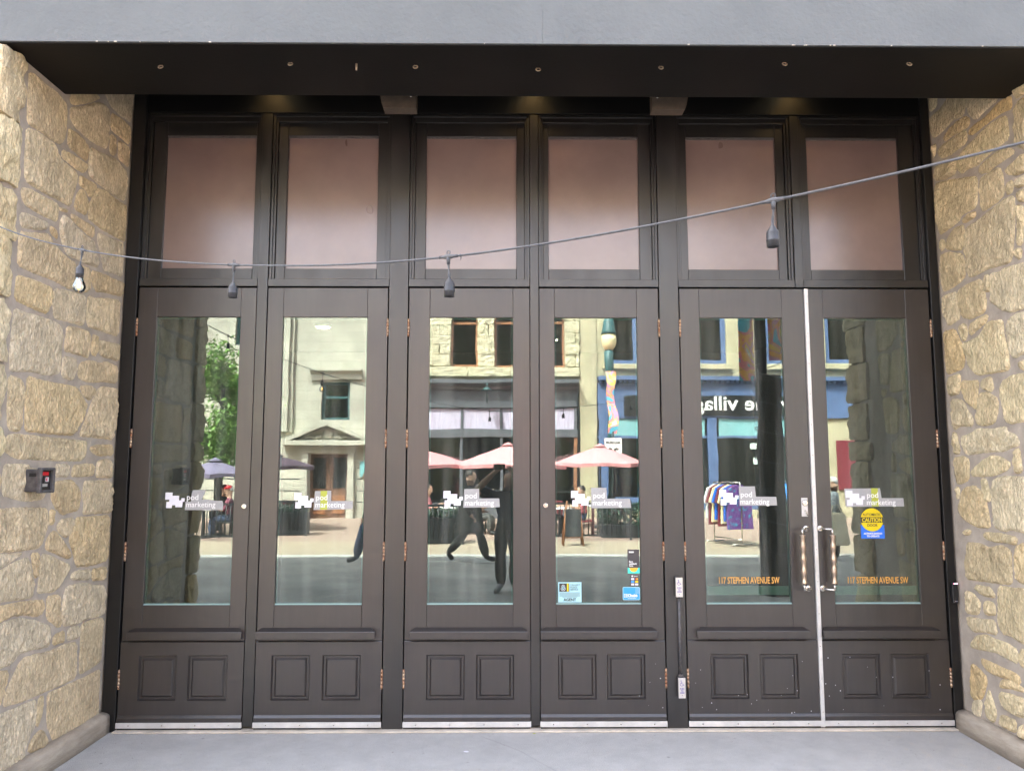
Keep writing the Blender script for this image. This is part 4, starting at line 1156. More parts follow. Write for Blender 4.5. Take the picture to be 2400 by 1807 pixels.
# flecks of white paint on the lower doors
fk = MB()
for k in range(40):
    x = random.uniform(0.9, 3.05); z = 0.11 + abs(random.gauss(0, 0.17)); s = random.uniform(0.0012, 0.0033)
    if z > 0.58: continue
    fk.box(x - s, x + s, -0.0072, -0.0058, z - s, z + s)
stuff(fk.build('paint_specks', 'white_vinyl', DOORS[4][4]))

# ================================================================== the far side of the street (seen mirrored in the glass)
FY = -21.7
def ashlar(name, c1, c2, mort, scale):
    m = mat(name, c1, 0.85, spec=0.3)
    nt, b = nodes(m)
    g = nt.nodes.new('ShaderNodeNewGeometry').outputs['Position']
    sp = nt.nodes.new('ShaderNodeSeparateXYZ'); nt.links.new(g, sp.inputs[0])
    cb = nt.nodes.new('ShaderNodeCombineXYZ'); nt.links.new(sp.outputs[0], cb.inputs[0]); nt.links.new(sp.outputs[2], cb.inputs[1])
    br = nt.nodes.new('ShaderNodeTexBrick')
    br.inputs['Color1'].default_value = (*c1, 1); br.inputs['Color2'].default_value = (*c2, 1); br.inputs['Mortar'].default_value = (*mort, 1)
    br.inputs['Scale'].default_value = scale; br.inputs['Mortar Size'].default_value = 0.008
    br.inputs['Brick Width'].default_value = 0.9; br.inputs['Row Height'].default_value = 0.38
    nt.links.new(cb.outputs[0], br.inputs[0])
    n = nt.nodes.new('ShaderNodeTexNoise'); n.inputs['Scale'].default_value = 1.4; n.inputs['Detail'].default_value = 7
    nt.links.new(g, n.inputs[0])
    r = nt.nodes.new('ShaderNodeMapRange'); r.inputs[1].default_value = 0.3; r.inputs[2].default_value = 0.7; r.inputs[3].default_value = 0.78; r.inputs[4].default_value = 1.12
    nt.links.new(n.outputs[0], r.inputs[0])
    mx = nt.nodes.new('ShaderNodeMix'); mx.data_type = 'RGBA'; mx.blend_type = 'MULTIPLY'; mx.inputs[0].default_value = 1
    nt.links.new(br.outputs[0], mx.inputs[6]); nt.links.new(r.outputs[0], mx.inputs[7]); nt.links.new(mx.outputs[2], b.inputs['Base Color'])
    return m
ashlar('cream_stone', (0.47, 0.445, 0.37), (0.42, 0.40, 0.33), (0.30, 0.285, 0.24), 1.1)
ashlar('yellow_stone', (0.46, 0.41, 0.275), (0.41, 0.37, 0.245), (0.42, 0.38, 0.27), 1.3)
mat('slate_paint', (0.10, 0.105, 0.12), 0.5, var=0.1)
mat('blue_paint', (0.085, 0.135, 0.265), 0.5, var=0.12, vscale=2)
mat('teal_panel', (0.20, 0.42, 0.44), 0.4, var=0.1)
mat('lilac_pane', (0.60, 0.55, 0.66), 0.35, col2=(0.42, 0.37, 0.48), vscale=5, stretch=(6, 1, 0.5))
mat('oak', (0.30, 0.13, 0.06), 0.5, var=0.25, vscale=8)
mat('brown_wood', (0.17, 0.085, 0.05), 0.5, var=0.25, vscale=9)
mat('shop_dark', (0.018, 0.02, 0.022), 0.6, var=0.4, vscale=1.2)
mat('dark_iron', (0.016, 0.018, 0.022), 0.5, var=0.2)
mat('teal_iron', (0.035, 0.10, 0.105), 0.5, var=0.25, vscale=9)
mat('pink_canvas', (0.60, 0.255, 0.265), 0.8, var=0.08)
mat('plum_canvas', (0.06, 0.035, 0.055), 0.8, var=0.3)
mat('lilac_canvas', (0.17, 0.145, 0.22), 0.8, var=0.1)
mat('bark', (0.035, 0.030, 0.025), 0.95, col2=(0.012, 0.011, 0.010), vscale=14, bump=1.0, bscale=22, stretch=(3, 3, 0.8), bdist=0.03)
mat('leaf', (0.15, 0.29, 0.05), 0.6, var=0.45, vscale=3)
mat('hedge_leaf', (0.035, 0.075, 0.05), 0.6, var=0.5, vscale=6)
mat('lamp_glass', (0.85, 0.72, 0.42), 0.3)
mat('sign_white', (0.78, 0.78, 0.76), 0.5)
mat('maroon', (0.17, 0.02, 0.03), 0.6)

def window(parent, x0, x1, z0, z1, frame_m, y=FY, arch=False, mid=None, back='shop_dark', fw=0.09, wm='window'):
    """sunk window: reveal back, frame and pane."""
    fr = MB()
    fr.box(x0, x0 + fw, y + 0.01, y + 0.07, z0, z1); fr.box(x1 - fw, x1, y + 0.01, y + 0.07, z0, z1)
    fr.box(x0 + fw + .001, x1 - fw - .001, y + 0.01, y + 0.07, z0, z0 + fw); fr.box(x0 + fw + .001, x1 - fw - .001, y + 0.01, y + 0.07, z1 - fw, z1)
    if mid: fr.box(x0 + fw + .001, x1 - fw - .001, y + 0.012, y + 0.09, mid - 0.045, mid + 0.045)
    w = fr.build(wm, frame_m, parent)
    MB().box(x0 + fw, x1 - fw, y - 0.03, y - 0.02, z0 + fw, z1 - fw).build('pane', 'far_glass', w)
    MB().box(x0, x1, y - 0.5, y - 0.45, z0, z1).build('room_dark', back, w)
    return w

# a wall with rectangular openings, built from butt-jointed blocks
def pierced(parent, x0, x1, z0, z1, holes, y, depth, m, name='wall'):
    xs = sorted({x0, x1} | {h[0] for h in holes} | {h[1] for h in holes})
    zs = sorted({z0, z1} | {h[2] for h in holes} | {h[3] for h in holes})
    w = MB()
    for a, b in zip(xs, xs[1:]):
        run = None
        for c, d in zip(zs, zs[1:]):
            solid = not any(h[0] <= a and b <= h[1] and h[2] <= c and d <= h[3] for h in holes)
            if solid: run = (run[0], d) if run else (c, d)
            if (not solid or d == zs[-1]) and run:
                w.box(a, b, y - depth, y, run[0], run[1]); run = None
    return w.build(name, m, parent)

# ---- pale stone building with the pedimented door
b1 = thing('pale_stone_building', 'pale stone building with a pedimented door, mirrored in the second door', 'building', (-8, FY, 0), 'houses across the street')
hol = [(-6.85, -5.50, 0.0, 2.25), (-6.46, -5.48, 3.45, 4.78), (-9.6, -8.4, 3.0, 5.0), (-9.6, -8.2, 6.1, 8.0), (-3.9, -2.99, 3.6, 4.8)]
pierced(b1, -30, -2.95, 0, 8.7, hol, FY, 0.6, 'cream_stone')
MB().box(-30, -2.95, FY - 6, FY - 0.61, 0, 8.5).build('core', 'shop_dark', b1)
for k, (a, b) in enumerate([(-7.95, -7.45), (-7.80, -7.58)]):
    MB().box(a, b, FY + 0.0 + 0.12 * k + 0.001, FY + 0.12 * (k + 1), 3.0, 8.3, 0.01).build('pilaster', 'cream_stone', b1)
for z, h, dpt in [(2.95, 0.16, 0.22), (8.3, 0.42, 0.5)]:
    MB().box(-30, -7.96 if z < 3 else -2.95, FY + 0.001, FY + dpt, z, z + h, 0.02).build('string_course', 'cream_stone', b1)
MB().prism([(FY + 0.002, 4.86), (FY + 0.10, 4.86), (FY + 0.12, 5.05), (FY + 0.26, 5.16), (FY + 0.26, 5.24), (FY + 0.002, 5.24)], 'x', -6.85, -5.05).build('window_hood', 'cream_stone', b1)
for z in (0.55, 0.95, 1.35, 1.75):
    MB().box(-11, -7.12, FY - 0.001, FY + 0.003, z, z + 0.035).build('joint', 'shop_dark', b1)
    MB().box(-5.15, -2.96, FY - 0.001, FY + 0.003, z, z + 0.035).build('joint', 'shop_dark', b1)
window(b1, -6.46, -5.48, 3.45, 4.78, 'teal_iron', FY - 0.22, mid=4.25)
for q in hol[2:]: window(b1, *q, 'teal_iron', FY - 0.22, mid=(q[2] + q[3]) / 2)
sur = MB()
sur.box(-7.10, -6.86, FY + 0.002, FY + 0.16, 0.0, 2.28, 0.01); sur.box(-5.49, -5.25, FY + 0.002, FY + 0.16, 0.0, 2.28, 0.01)
sur.box(-7.15, -5.20, FY + 0.002, FY + 0.18, 2.285, 2.52, 0.01)
sur.build('door_surround', 'cream_stone', b1)
pd = MB()
pd.box(-7.75, -4.60, FY + 0.002, FY + 0.42, 2.53, 2.70, 0.01)
pd.prism([(-7.75, 2.705), (-7.45, 2.705), (-6.175, 3.22), (-4.90, 2.705), (-4.60, 2.705), (-6.175, 3.40)], 'y', FY + 0.002, FY + 0.42)
pdo = pd.build('pediment', 'cream_stone', b1)
MB().prism([(-7.40, 2.706), (-4.95, 2.706), (-6.175, 3.21)], 'y', FY + 0.002, FY + 0.10).build('tympanum', 'cream_stone', pdo)
MB().ball((-6.175, FY + 0.14, 2.92), 0.20, (1, 0.4, 1)).build('medallion', 'cream_stone', pdo)
for s in (-1, 1):
    MB().tube([(-6.175 + s * (0.25 + 0.10 * k), FY + 0.14, 2.80 + 0.05 * math.sin(k * 2.2)) for k in range(7)], [0.07, 0.08, 0.06, 0.07, 0.05, 0.04, 0.02], 8).build('scroll', 'cream_stone', pdo)
dd = MB()
dd.box(-6.85, -6.20, FY - 0.30, FY - 0.24, 0, 2.25); dd.box(-6.15, -5.50, FY - 0.30, FY - 0.24, 0, 2.25); dd.box(-6.199, -6.151, FY - 0.30, FY - 0.22, 0, 2.25)
do = dd.build('double_door', 'brown_wood', b1)
for a, b in [(-6.74, -6.30), (-6.05, -5.61)]:
    MB().box(a, b, FY - 0.235, FY - 0.23, 1.05, 2.12).build('door_glass', 'shop_dark', do)
    MB().box(a, b, FY - 0.235, FY - 0.215, 0.15, 0.80, 0.01).build('door_panel', 'oak', do)
    for k in range(6):
        x = a + 0.04 + k * 0.072
        MB().tube([(x, FY - 0.21, 1.06), (x, FY - 0.21, 2.10)], 0.010, 6).build('grille_bar', 'dark_iron', do)
MB().box(-5.05, -4.55, FY + 0.004, FY + 0.05, 1.45, 2.0).build('notice_board', 'teal_panel', b1)

# ---- sandstone building with arched windows over a dark shopfront
b2 = thing('sandstone_building', 'yellow sandstone building with arched windows over a dark shopfront, mirrored in the middle doors', 'building', (-0.1, FY, 0), 'houses across the street')
XA, XB = -2.93, 2.66
wx = [(-2.95 + 1.05, -0.95), (-0.36, 0.60), (1.19, 2.15)]
holes = [(a, b, 5.33, 7.55) for a, b in wx]
pierced(b2, XA, XB, 4.86, 8.5, [(a, b, 5.33, 7.55) for a, b in wx], FY - 0.02, 0.5, 'yellow_stone')
MB().box(XA, XB, FY - 6, FY - 0.55, 0, 8.3).build('core', 'shop_dark', b2)
k = 0
for a, b in [(XA, wx[0][0]), (wx[0][1], wx[1][0]), (wx[1][1], wx[2][0]), (wx[2][1], XB)]:
    z = 5.34
    while z < 7.5:                                       # rock-faced blocks of the piers
        h = random.choice([0.30, 0.36, 0.42])
        parts = [(a, b)] if (k % 2 == 0 or b - a < 0.45) else [(a, (a + b) / 2 - 0.005 + 0.1), ((a + b) / 2 + 0.105, b)]
        for c, d in parts:
            link('block', rough_block(c + 0.012, d - 0.012, FY - 0.05, FY + 0.07, z + 0.01, z + h - 0.01, k * 7 + 3, 0.03, 5, 'block'), 'stone_far', b2)
        z += h; k += 1
for a, b in [(XA, -1.3), (-1.28, 0.2), (0.22, XB)]:
    link('block', rough_block(a, b, FY - 0.05, FY + 0.14, 4.98, 5.30, k * 3, 0.03, 6, 'block'), 'stone_far', b2); k += 1
for a, b in wx:
    c, r = (a + b) / 2, (b - a) / 2
    arch = [(a, 7.56), (a, 6.95)] + [(c + r * math.cos(t), 6.95 + r * 0.75 * math.sin(t)) for t in np.linspace(math.pi, 0, 14)] + [(b, 6.95), (b, 7.56)]
    m_ = MB()
    for p0, p1 in zip(arch[1:-1], arch[2:-1]):
        m_.prism([p0, p1, (p1[0], 7.56), (p0[0], 7.56)], 'y', FY - 0.18, FY + 0.05) if abs(p1[0] - p0[0]) > 1e-6 else None
    m_.build('arch', 'stone_far', b2)
    w = window(b2, a, b, 5.34, 7.54, 'oak', FY - 0.20, mid=6.92, fw=0.07)
MB().box(-0.05, 0.20, FY - 0.30, FY - 0.26, 5.6, 5.9).build('room_dark', 'sign_white', b2)
sf = MB()
sf.prism([(FY - 0.02, 4.50), (FY + 0.14, 4.50), (FY + 0.18, 4.62), (FY + 0.45, 4.72), (FY + 0.45, 4.84), (FY - 0.02, 4.85)], 'x', XA, 2.62)
sf.build('shop_cornice', 'slate_paint', b2)
MB().box(XA, 2.56, FY - 0.02, FY + 0.10, 3.88, 4.49).build('fascia', 'slate_paint', b2)
for x0, x1 in [(-2.88, -1.55), (-1.45, -0.15), (-0.05, 1.15), (1.25, 2.48)]:
    MB().box(x0, x1, FY - 0.05, FY + 0.01, 3.12, 3.85).build('transom_light', 'lilac_pane', b2)
MB().box(XA, 2.56, FY - 0.02, FY + 0.16, 2.82, 3.10, 0.01).build('lintel', 'slate_paint', b2)
for x in (-2.92, -1.50, -0.10, 1.20, 2.50):
    MB().box(x - 0.05, x + 0.05, FY - 0.06, FY + 0.12, 0, 2.81).build('shop_post', 'oak' if x > 1 else 'slate_paint', b2)
    MB().box(x - 0.045, x + 0.045, FY - 0.06, FY + 0.06, 3.11, 3.87).build('shop_post', 'slate_paint', b2)
MB().box(XA, 2.45, FY - 0.50, FY - 0.45, 0, 3.1).build('shop_interior', 'shop_dark', b2)
MB().box(XA, 2.45, FY - 0.05, FY - 0.04, 0.55, 2.81).build('shop_glass', 'far_glass', b2)
MB().box(XA, 2.45, FY - 0.05, FY + 0.05, 0.014, 0.54).build('stall_riser', 'slate_paint', b2)
for x in (-0.62, 0.62):                                  # gooseneck lamps on the fascia
    g = MB().tube([(x, FY + 0.1, 4.05), (x, FY + 0.35, 4.25), (x, FY + 0.55, 4.72), (x, FY + 0.62, 4.55)], 0.018, 8)
    g.lathe([(0.03, 0.12), (0.08, 0.08), (0.19, 0.0)], (x, FY + 0.62, 4.44), n=16)
    g.build('fascia_lamp', 'teal_iron', b2)
MB().box(-2.1, -1.1, FY - 0.38, FY - 0.36, 1.75, 2.35).build('window_poster', mat('poster', (0.55, 0.50, 0.28), 0.7, var=0.3), b2)
MB().box(2.67, 3.27, FY - 0.6, FY + 0.02, 0, 8.6).build('party_pier', 'yellow_stone', b2)

# ---- cream building with the blue shopfront and its black sign
b3 = thing('blue_shop_building', 'cream building with blue shopfront and black name sign, mirrored in the right doors', 'building', (8.6, FY, 0), 'houses across the street')
wins = [(3.62, 4.78), (6.80, 7.95), (9.35, 10.5), (11.5, 12.6)]
pierced(b3, 3.28, 32, 4.98, 8.9, [(a, b, 5.45, 8.2) for a, b in wins], FY - 0.02, 0.5, 'yellow_stone')
MB().box(3.28, 32, FY - 6, FY - 0.55, 0, 8.7).build('core', 'shop_dark', b3)
for a, b in wins:
    window(b3, a, b, 5.45, 8.2, 'blue_paint', FY - 0.18, mid=7.6, fw=0.16)
    MB().box(a - 0.14, b + 0.14, FY - 0.02, FY + 0.16, 5.24, 5.44, 0.02).build('window_sill', 'yellow_stone', b3)
MB().box(3.30, 14.2, FY - 0.02, FY + 0.30, 4.84, 4.975).build('shop_cornice', 'blue_paint', b3)
for k in range(60):
    x = 3.34 + k * 0.18
    MB().box(x, x + 0.09, FY + 0.02, FY + 0.24, 4.745, 4.835).build('dentil', 'blue_paint', b3)
MB().box(3.30, 14.2, FY - 0.02, FY + 0.08, 3.50, 4.74).build('fascia', 'blue_paint', b3)
sg = MB().box(4.25, 11.2, FY + 0.081, FY + 0.14, 3.58, 4.30, 0.01).build('sign_board', 'black_plastic', b3)
text('value village', 0.72, (10.15, FY + 0.145, 3.78), 'sign_white', sg, 'sign_lettering', xs=1.12, bold=0.012, rot=(R(90), 0, R(180)), ext=0.01)
for x0, x1 in [(3.70, 5.25), (5.40, 7.1), (7.6, 9.1), (9.25, 10.8)]:
    MB().box(x0, x1, FY - 0.03, FY + 0.02, 2.88, 3.48).build('transom_light', 'teal_panel', b3)
for x in (3.50, 5.32, 7.35, 9.17, 10.95):
    MB().box(x - 0.16, x + 0.16, FY - 0.04, FY + 0.10, 0, 3.49, 0.01).build('shop_post', 'blue_paint', b3)
MB().box(3.30, 11.1, FY - 0.03, FY + 0.03, 2.80, 2.88).build('lintel', 'blue_paint', b3)
MB().box(3.30, 11.1, FY - 0.05, FY - 0.04, 0.75, 2.80).build('shop_glass', 'far_glass', b3)
MB().box(3.30, 11.1, FY - 0.45, FY - 0.40, 0, 2.86).build('shop_interior', 'shop_dark', b3)
MB().box(3.67, 11.1, FY - 0.03, FY + 0.05, 0.30, 0.74, 0.01).build('stall_riser', 'blue_paint', b3)
MB().box(3.67, 11.1, FY - 0.03, FY + 0.06, 0.014, 0.29).build('stall_riser', 'yellow_stone', b3)
MB().box(11.11, 32, FY - 0.5, FY - 0.01, 0, 3.49).build('wall', 'yellow_stone', b3)
MB().box(11.75, 12.6, FY + 0.002, FY + 0.06, 1.0, 2.7, 0.01).build('notice_board', 'maroon', b3)
for k in range(5):
    x = 4.05 + k * 0.14
    MB().box(x, x + 0.10, FY - 0.36, FY - 0.30, 1.35 + 0.05 * (k % 2), 2.0).build('window_garment', 'sky_vinyl' if k % 3 else 'red_plastic', b3)
for x, z in [(5.55, 2.35), (5.6, 1.85), (8.7, 2.4), (8.8, 1.9), (9.4, 2.3)]:
    MB().box(x, x + 0.32, FY - 0.034, FY - 0.031, z, z + 0.22).build('window_poster', 'rail', b3)

# ------------------------------------------------------------------ things on the far pavement
def parasol(x, y, z_edge, z_top, r, m, lab, n=6, rot=0.3):
    t = thing('parasol', lab, 'parasol', (x, y, 0.012), 'cafe parasols across the street')
    bm = MB(); top = (x, y, z_top)
    rim = [(x + r * math.cos(rot + 2 * math.pi * k / n), y + r * math.sin(rot + 2 * math.pi * k / n), z_edge) for k in range(n)]
    for k in range(n):
        a, b = Vector(rim[k]), Vector(rim[(k + 1) % n]); T = Vector(top)
        ma = a.lerp(T, 0.5) + Vector((0, 0, 0.03)); mb = b.lerp(T, 0.5) + Vector((0, 0, 0.03)); mid = a.lerp(b, 0.5) + Vector((0, 0, 0.035))
        bm.face([a, mid, ma]); bm.face([mid, b, mb]); bm.face([ma, mid, mb]); bm.face([ma, mb, T])
        bm.face([a, a - Vector((0, 0, 0.10)), mid - Vector((0, 0, 0.09)), mid]); bm.face([mid, mid - Vector((0, 0, 0.09)), b - Vector((0, 0, 0.10)), b])
    bmesh.ops.remove_doubles(bm.bm, verts=bm.bm.verts, dist=0.0005)
    bm.build('canopy', m, t)
    MB().lathe([(0.22, 0.0), (0.12, 0.05), (0.02, 0.10)], (x, y, z_top - 0.03), n=10).build('vent_cap', m, t)
    MB().tube([(x, y, 0.02), (x, y, z_top)], 0.022, 8).build('pole', 'dark_iron', t)
    MB().lathe([(0.26, 0), (0.26, 0.06), (0.05, 0.09)], (x, y, 0.014), n=16).build('base', 'dark_iron', t)
parasol(-2.45, -17.2, 1.83, 2.32, 1.62, 'pink_canvas', 'pink parasol mirrored at the left edge of the third door')
parasol(0.12, -17.0, 1.83, 2.42, 1.72, 'pink_canvas', 'pink parasol mirrored above the photographer')
parasol(2.82, -17.2, 1.88, 2.40, 1.42, 'pink_canvas', 'pink parasol mirrored in front of the speed sign', rot=0.0)
parasol(-6.35, -16.2, 1.80, 2.12, 1.15, 'plum_canvas', 'dark plum parasol mirrored beside the pedimented door')
parasol(-7.55, -14.8, 1.60, 1.97, 0.95, 'lilac_canvas', 'pale lilac parasol mirrored beneath the green tree')
parasol(12.7, -18.0, 2.75, 3.35, 1.7, 'teal_panel', 'teal parasol mirrored beside the right stone wall')

def fence(x0, x1, y, lab):
    t = thing('patio_fence', lab, 'fence', ((x0 + x1) / 2, y, 0.012), 'patio fences across the street')
    MB().box(x0, x1, y - 0.02, y + 0.02, 0.88, 0.93).build('top_rail', 'dark_iron', t)
    MB().box(x0, x1, y - 0.015, y + 0.015, 0.10, 0.14).build('bottom_rail', 'dark_iron', t)
    n = int((x1 - x0) / 0.11); proto = None
    for k in range(n + 1):
        x = x0 + (x1 - x0) * k / n
        if k in (0, n):
            MB().box(x - 0.025, x + 0.025, y - 0.025, y + 0.025, 0.014, 0.98).build('post', 'dark_iron', t)
        elif proto is None:
            proto = MB().tube([(x, y, 0.12), (x, y, 0.90)], 0.013, 6).build('baluster', 'dark_iron', t); px0 = x
        else:
            c = proto.copy(); C.objects.link(c); c.parent = t; c.matrix_parent_inverse = proto.matrix_parent_inverse; c.location.x = x - px0
fence(-8.2, -6.4, -13.4, 'black bar fence mirrored below the man in the red cap')
fence(-6.2, -5.1, -14.6, 'black bar fence mirrored left of the pedimented door')
fence(-2.35, -0.95, -12.6, 'black bar fence mirrored beside the walking man')
fence(1.15, 3.1, -13.6, 'black bar fence mirrored behind the wooden easel')

t = thing('easel_sign', 'orange wooden easel sign standing on the far pavement', 'sign', (1.55, -12.3, 0.012))
for x, dx in [(1.35, 0.10), (1.80, -0.10)]:
    MB().tube([(x, -12.15, 0.014), (x + dx, -12.35, 1.02)], 0.022, 6).build('leg', 'oak', t)
    MB().tube([(x, -12.62, 0.014), (x + dx, -12.38, 1.02)], 0.022, 6).build('leg', 'oak', t)
M3 = Matrix.Rotation(R(11), 3, 'X')
MB().obox(Vector((1.575, -12.24, 0.52)), (0.34, 0.02, 0.62), M3).build('board', 'shop_dark', t)
MB().tube([(1.36, -12.19, 0.2), (1.79, -12.19, 0.2)], 0.016, 6).build('cross_bar', 'oak', t)

def leaf_cloud(name, m, parent, n, sampler, size, seed):
    rnd = random.Random(seed); V = []; F = []
    for k in range(n):
        c = sampler(rnd); 
        if c is None: continue
        c = Vector(c); s = size * rnd.uniform(0.6, 1.3)
        u = Vector((rnd.gauss(0, 1), rnd.gauss(0, 1), rnd.gauss(0, 0.7))).normalized(); w = u.orthogonal().normalized()
        w = (w + u.cross(w) * rnd.uniform(-1, 1)).normalized()
        b = len(V)
        V += [c - u * s, c + w * s * 0.38, c + u * s, c - w * s * 0.38]; F.append((b, b + 1, b + 2, b + 3))
    me = bpy.data.meshes.new(name); me.from_pydata([tuple(v) for v in V], [], F)
    return stuff(link(name, me, m, parent))
# planter hedge
t = thing('planter_hedge', 'box hedge in a dark planter mirrored below the speed sign', 'hedge', (3.15, -14.4, 0.012))
MB().box(2.45, 3.75, -14.65, -14.15, 0.014, 0.32, 0.01).build('planter', 'dark_iron', t)
leaf_cloud('foliage', 'hedge_leaf', t, 1500, lambda r: (r.uniform(2.42, 3.78), r.uniform(-14.68, -14.12), 0.30 + 0.60 * r.random() ** 0.8), 0.06, 3)
# street tree by the left patio
def tree(x, y, h, lab, seed, crown_r, leaf_n):
    t = thing('street_tree', lab, 'tree', (x, y, 0.012))
    rnd = random.Random(seed)
    tr = MB().tube([(x, y, 0.013), (x + 0.03, y, h * 0.2), (x - 0.02, y + 0.03, h * 0.42), (x + 0.04, y, h * 0.8)], [0.13, 0.10, 0.085, 0.03], 10)
    cl = []
    for k in range(16):
        a = rnd.uniform(0, 6.28); z0 = h * rnd.uniform(0.3, 0.75); L = crown_r * rnd.uniform(0.5, 1.0)
        e = Vector((x + L * math.cos(a), y + L * math.sin(a), z0 + L * rnd.uniform(0.2, 0.9)))
        tr.tube([(x, y, z0), (Vector((x, y, z0)) + e) / 2 + Vector((0, 0, 0.06)), e], [0.035, 0.024, 0.010], 6)
        cl += [(e, 0.42), ((Vector((x, y, z0)) + e) / 2, 0.34)]
    tr.build('trunk', 'bark', t)
    def smp(r):
        c, s = cl[r.randrange(len(cl))]
        return c + Vector((r.gauss(0, s * 0.55), r.gauss(0, s * 0.55), r.gauss(0, s * 0.5)))
    leaf_cloud('crown', 'leaf', t, leaf_n, smp, 0.075, seed)
tree(-8.0, -16.3, 5.5, 'small green street tree mirrored at the edge of the leftmost door', 5, 1.15, 11000)
tree(-11.5, -15.5, 6.2, 'tall green street tree further left across the street', 8, 2.0, 5200)

# teal street lamp with banner and speed sign
lx, ly = 3.30, -18.5
t = thing('street_lamp', 'teal iron street lamp with a cream globe across the street', 'street lamp', (lx, ly, 0.012))
MB().lathe([(0.22, 0), (0.22, 0.25), (0.14, 0.35), (0.11, 0.9), (0.08, 1.0), (0.06, 4.4), (0.10, 4.45), (0.10, 4.6), (0.15, 4.9), (0.16, 5.4), (0.09, 5.45)], (lx, ly, 0.013), n=16).build('post', 'teal_iron', t)
MB().lathe([(0.14, 0), (0.22, 0.12), (0.25, 0.30), (0.23, 0.48)], (lx, ly, 5.47), n=18).build('globe', 'lamp_glass', t)
MB().lathe([(0.26, 0), (0.23, 0.10), (0.17, 0.42), (0.11, 0.55), (0.08, 0.7), (0.12, 0.82), (0.04, 1.05)], (lx, ly, 5.96), n=18).build('cap', 'teal_iron', t)
def banner_mat():
    m = mat('banner', (0.7, 0.3, 0.35), 0.7)
    nt, b = nodes(m)
    pos = nt.nodes.new('ShaderNodeNewGeometry').outputs['Position']
    n = nt.nodes.new('ShaderNodeTexNoise'); n.inputs['Scale'].default_value = 2.4; n.inputs['Detail'].default_value = 1; n.inputs['Distortion'].default_value = 1.2
    nt.links.new(pos, n.inputs[0])
    cr = nt.nodes.new('ShaderNodeValToRGB'); cr.color_ramp.interpolation = 'CONSTANT'
    cols = [(0.10, 0.45, 0.62), (0.75, 0.22, 0.30), (0.80, 0.42, 0.08), (0.62, 0.30, 0.50), (0.78, 0.60, 0.12), (0.55, 0.62, 0.70)]
    e = cr.color_ramp.elements
    e[0].color = (*cols[0], 1); e[0].position = 0.0; e[1].color = (*cols[1], 1); e[1].position = 0.40
    for c, p in zip(cols[2:], (0.46, 0.51, 0.56, 0.62)):
        q = e.new(p); q.color = (*c, 1)
    nt.links.new(n.outputs[0], cr.inputs[0]); nt.links.new(cr.outputs[0], b.inputs['Base Color'])
    b.inputs['Subsurface Weight'].default_value = 0.0
banner_mat()
bn = MB()
rows = [((lx - 0.16 + 0.02 * math.sin(k * 1.1) + 0.05 * k / 5, lx + 0.12 + 0.06 * math.sin(k * 0.9 + 1) + 0.05 * k / 5), 4.75 - k * 0.195) for k in range(11)]
vs_ = [[bn.bm.verts.new((xx, ly + 0.22 + 0.03 * math.sin(k), z)) for xx in xr] for k, (xr, z) in enumerate(rows)]
for a, b in zip(vs_, vs_[1:]): bn.bm.faces.new([a[0], a[1], b[1], b[0]])
tag(bn.build('banner', 'banner'), 'narrow multicoloured banner twisted round the teal street lamp', 'banner')
sg = thing('speed_sign', 'white maximum 30 speed sign on the far pavement', 'sign', (lx + 0.05, -17.9, 0.012))
pl = MB().box(lx - 0.25, lx + 0.27, -17.87, -17.85, 1.96, 2.66, 0.005).build('plate', 'sign_white', sg)
text('MAXIMUM', 0.115, (lx + 0.01, -17.845, 2.49), 'ink', pl, xs=0.8, bold=0.003, align='CENTER', rot=(R(90), 0, R(180)))
text('30', 0.40, (lx + 0.01, -17.845, 2.08), 'ink', pl, xs=0.9, bold=0.012, align='CENTER', rot=(R(90), 0, R(180)))
MB().tube([(lx + 0.03, -17.9, 0.014), (lx + 0.03, -17.9, 2.85)], 0.03, 8).build('pole', 'dark_iron', sg)

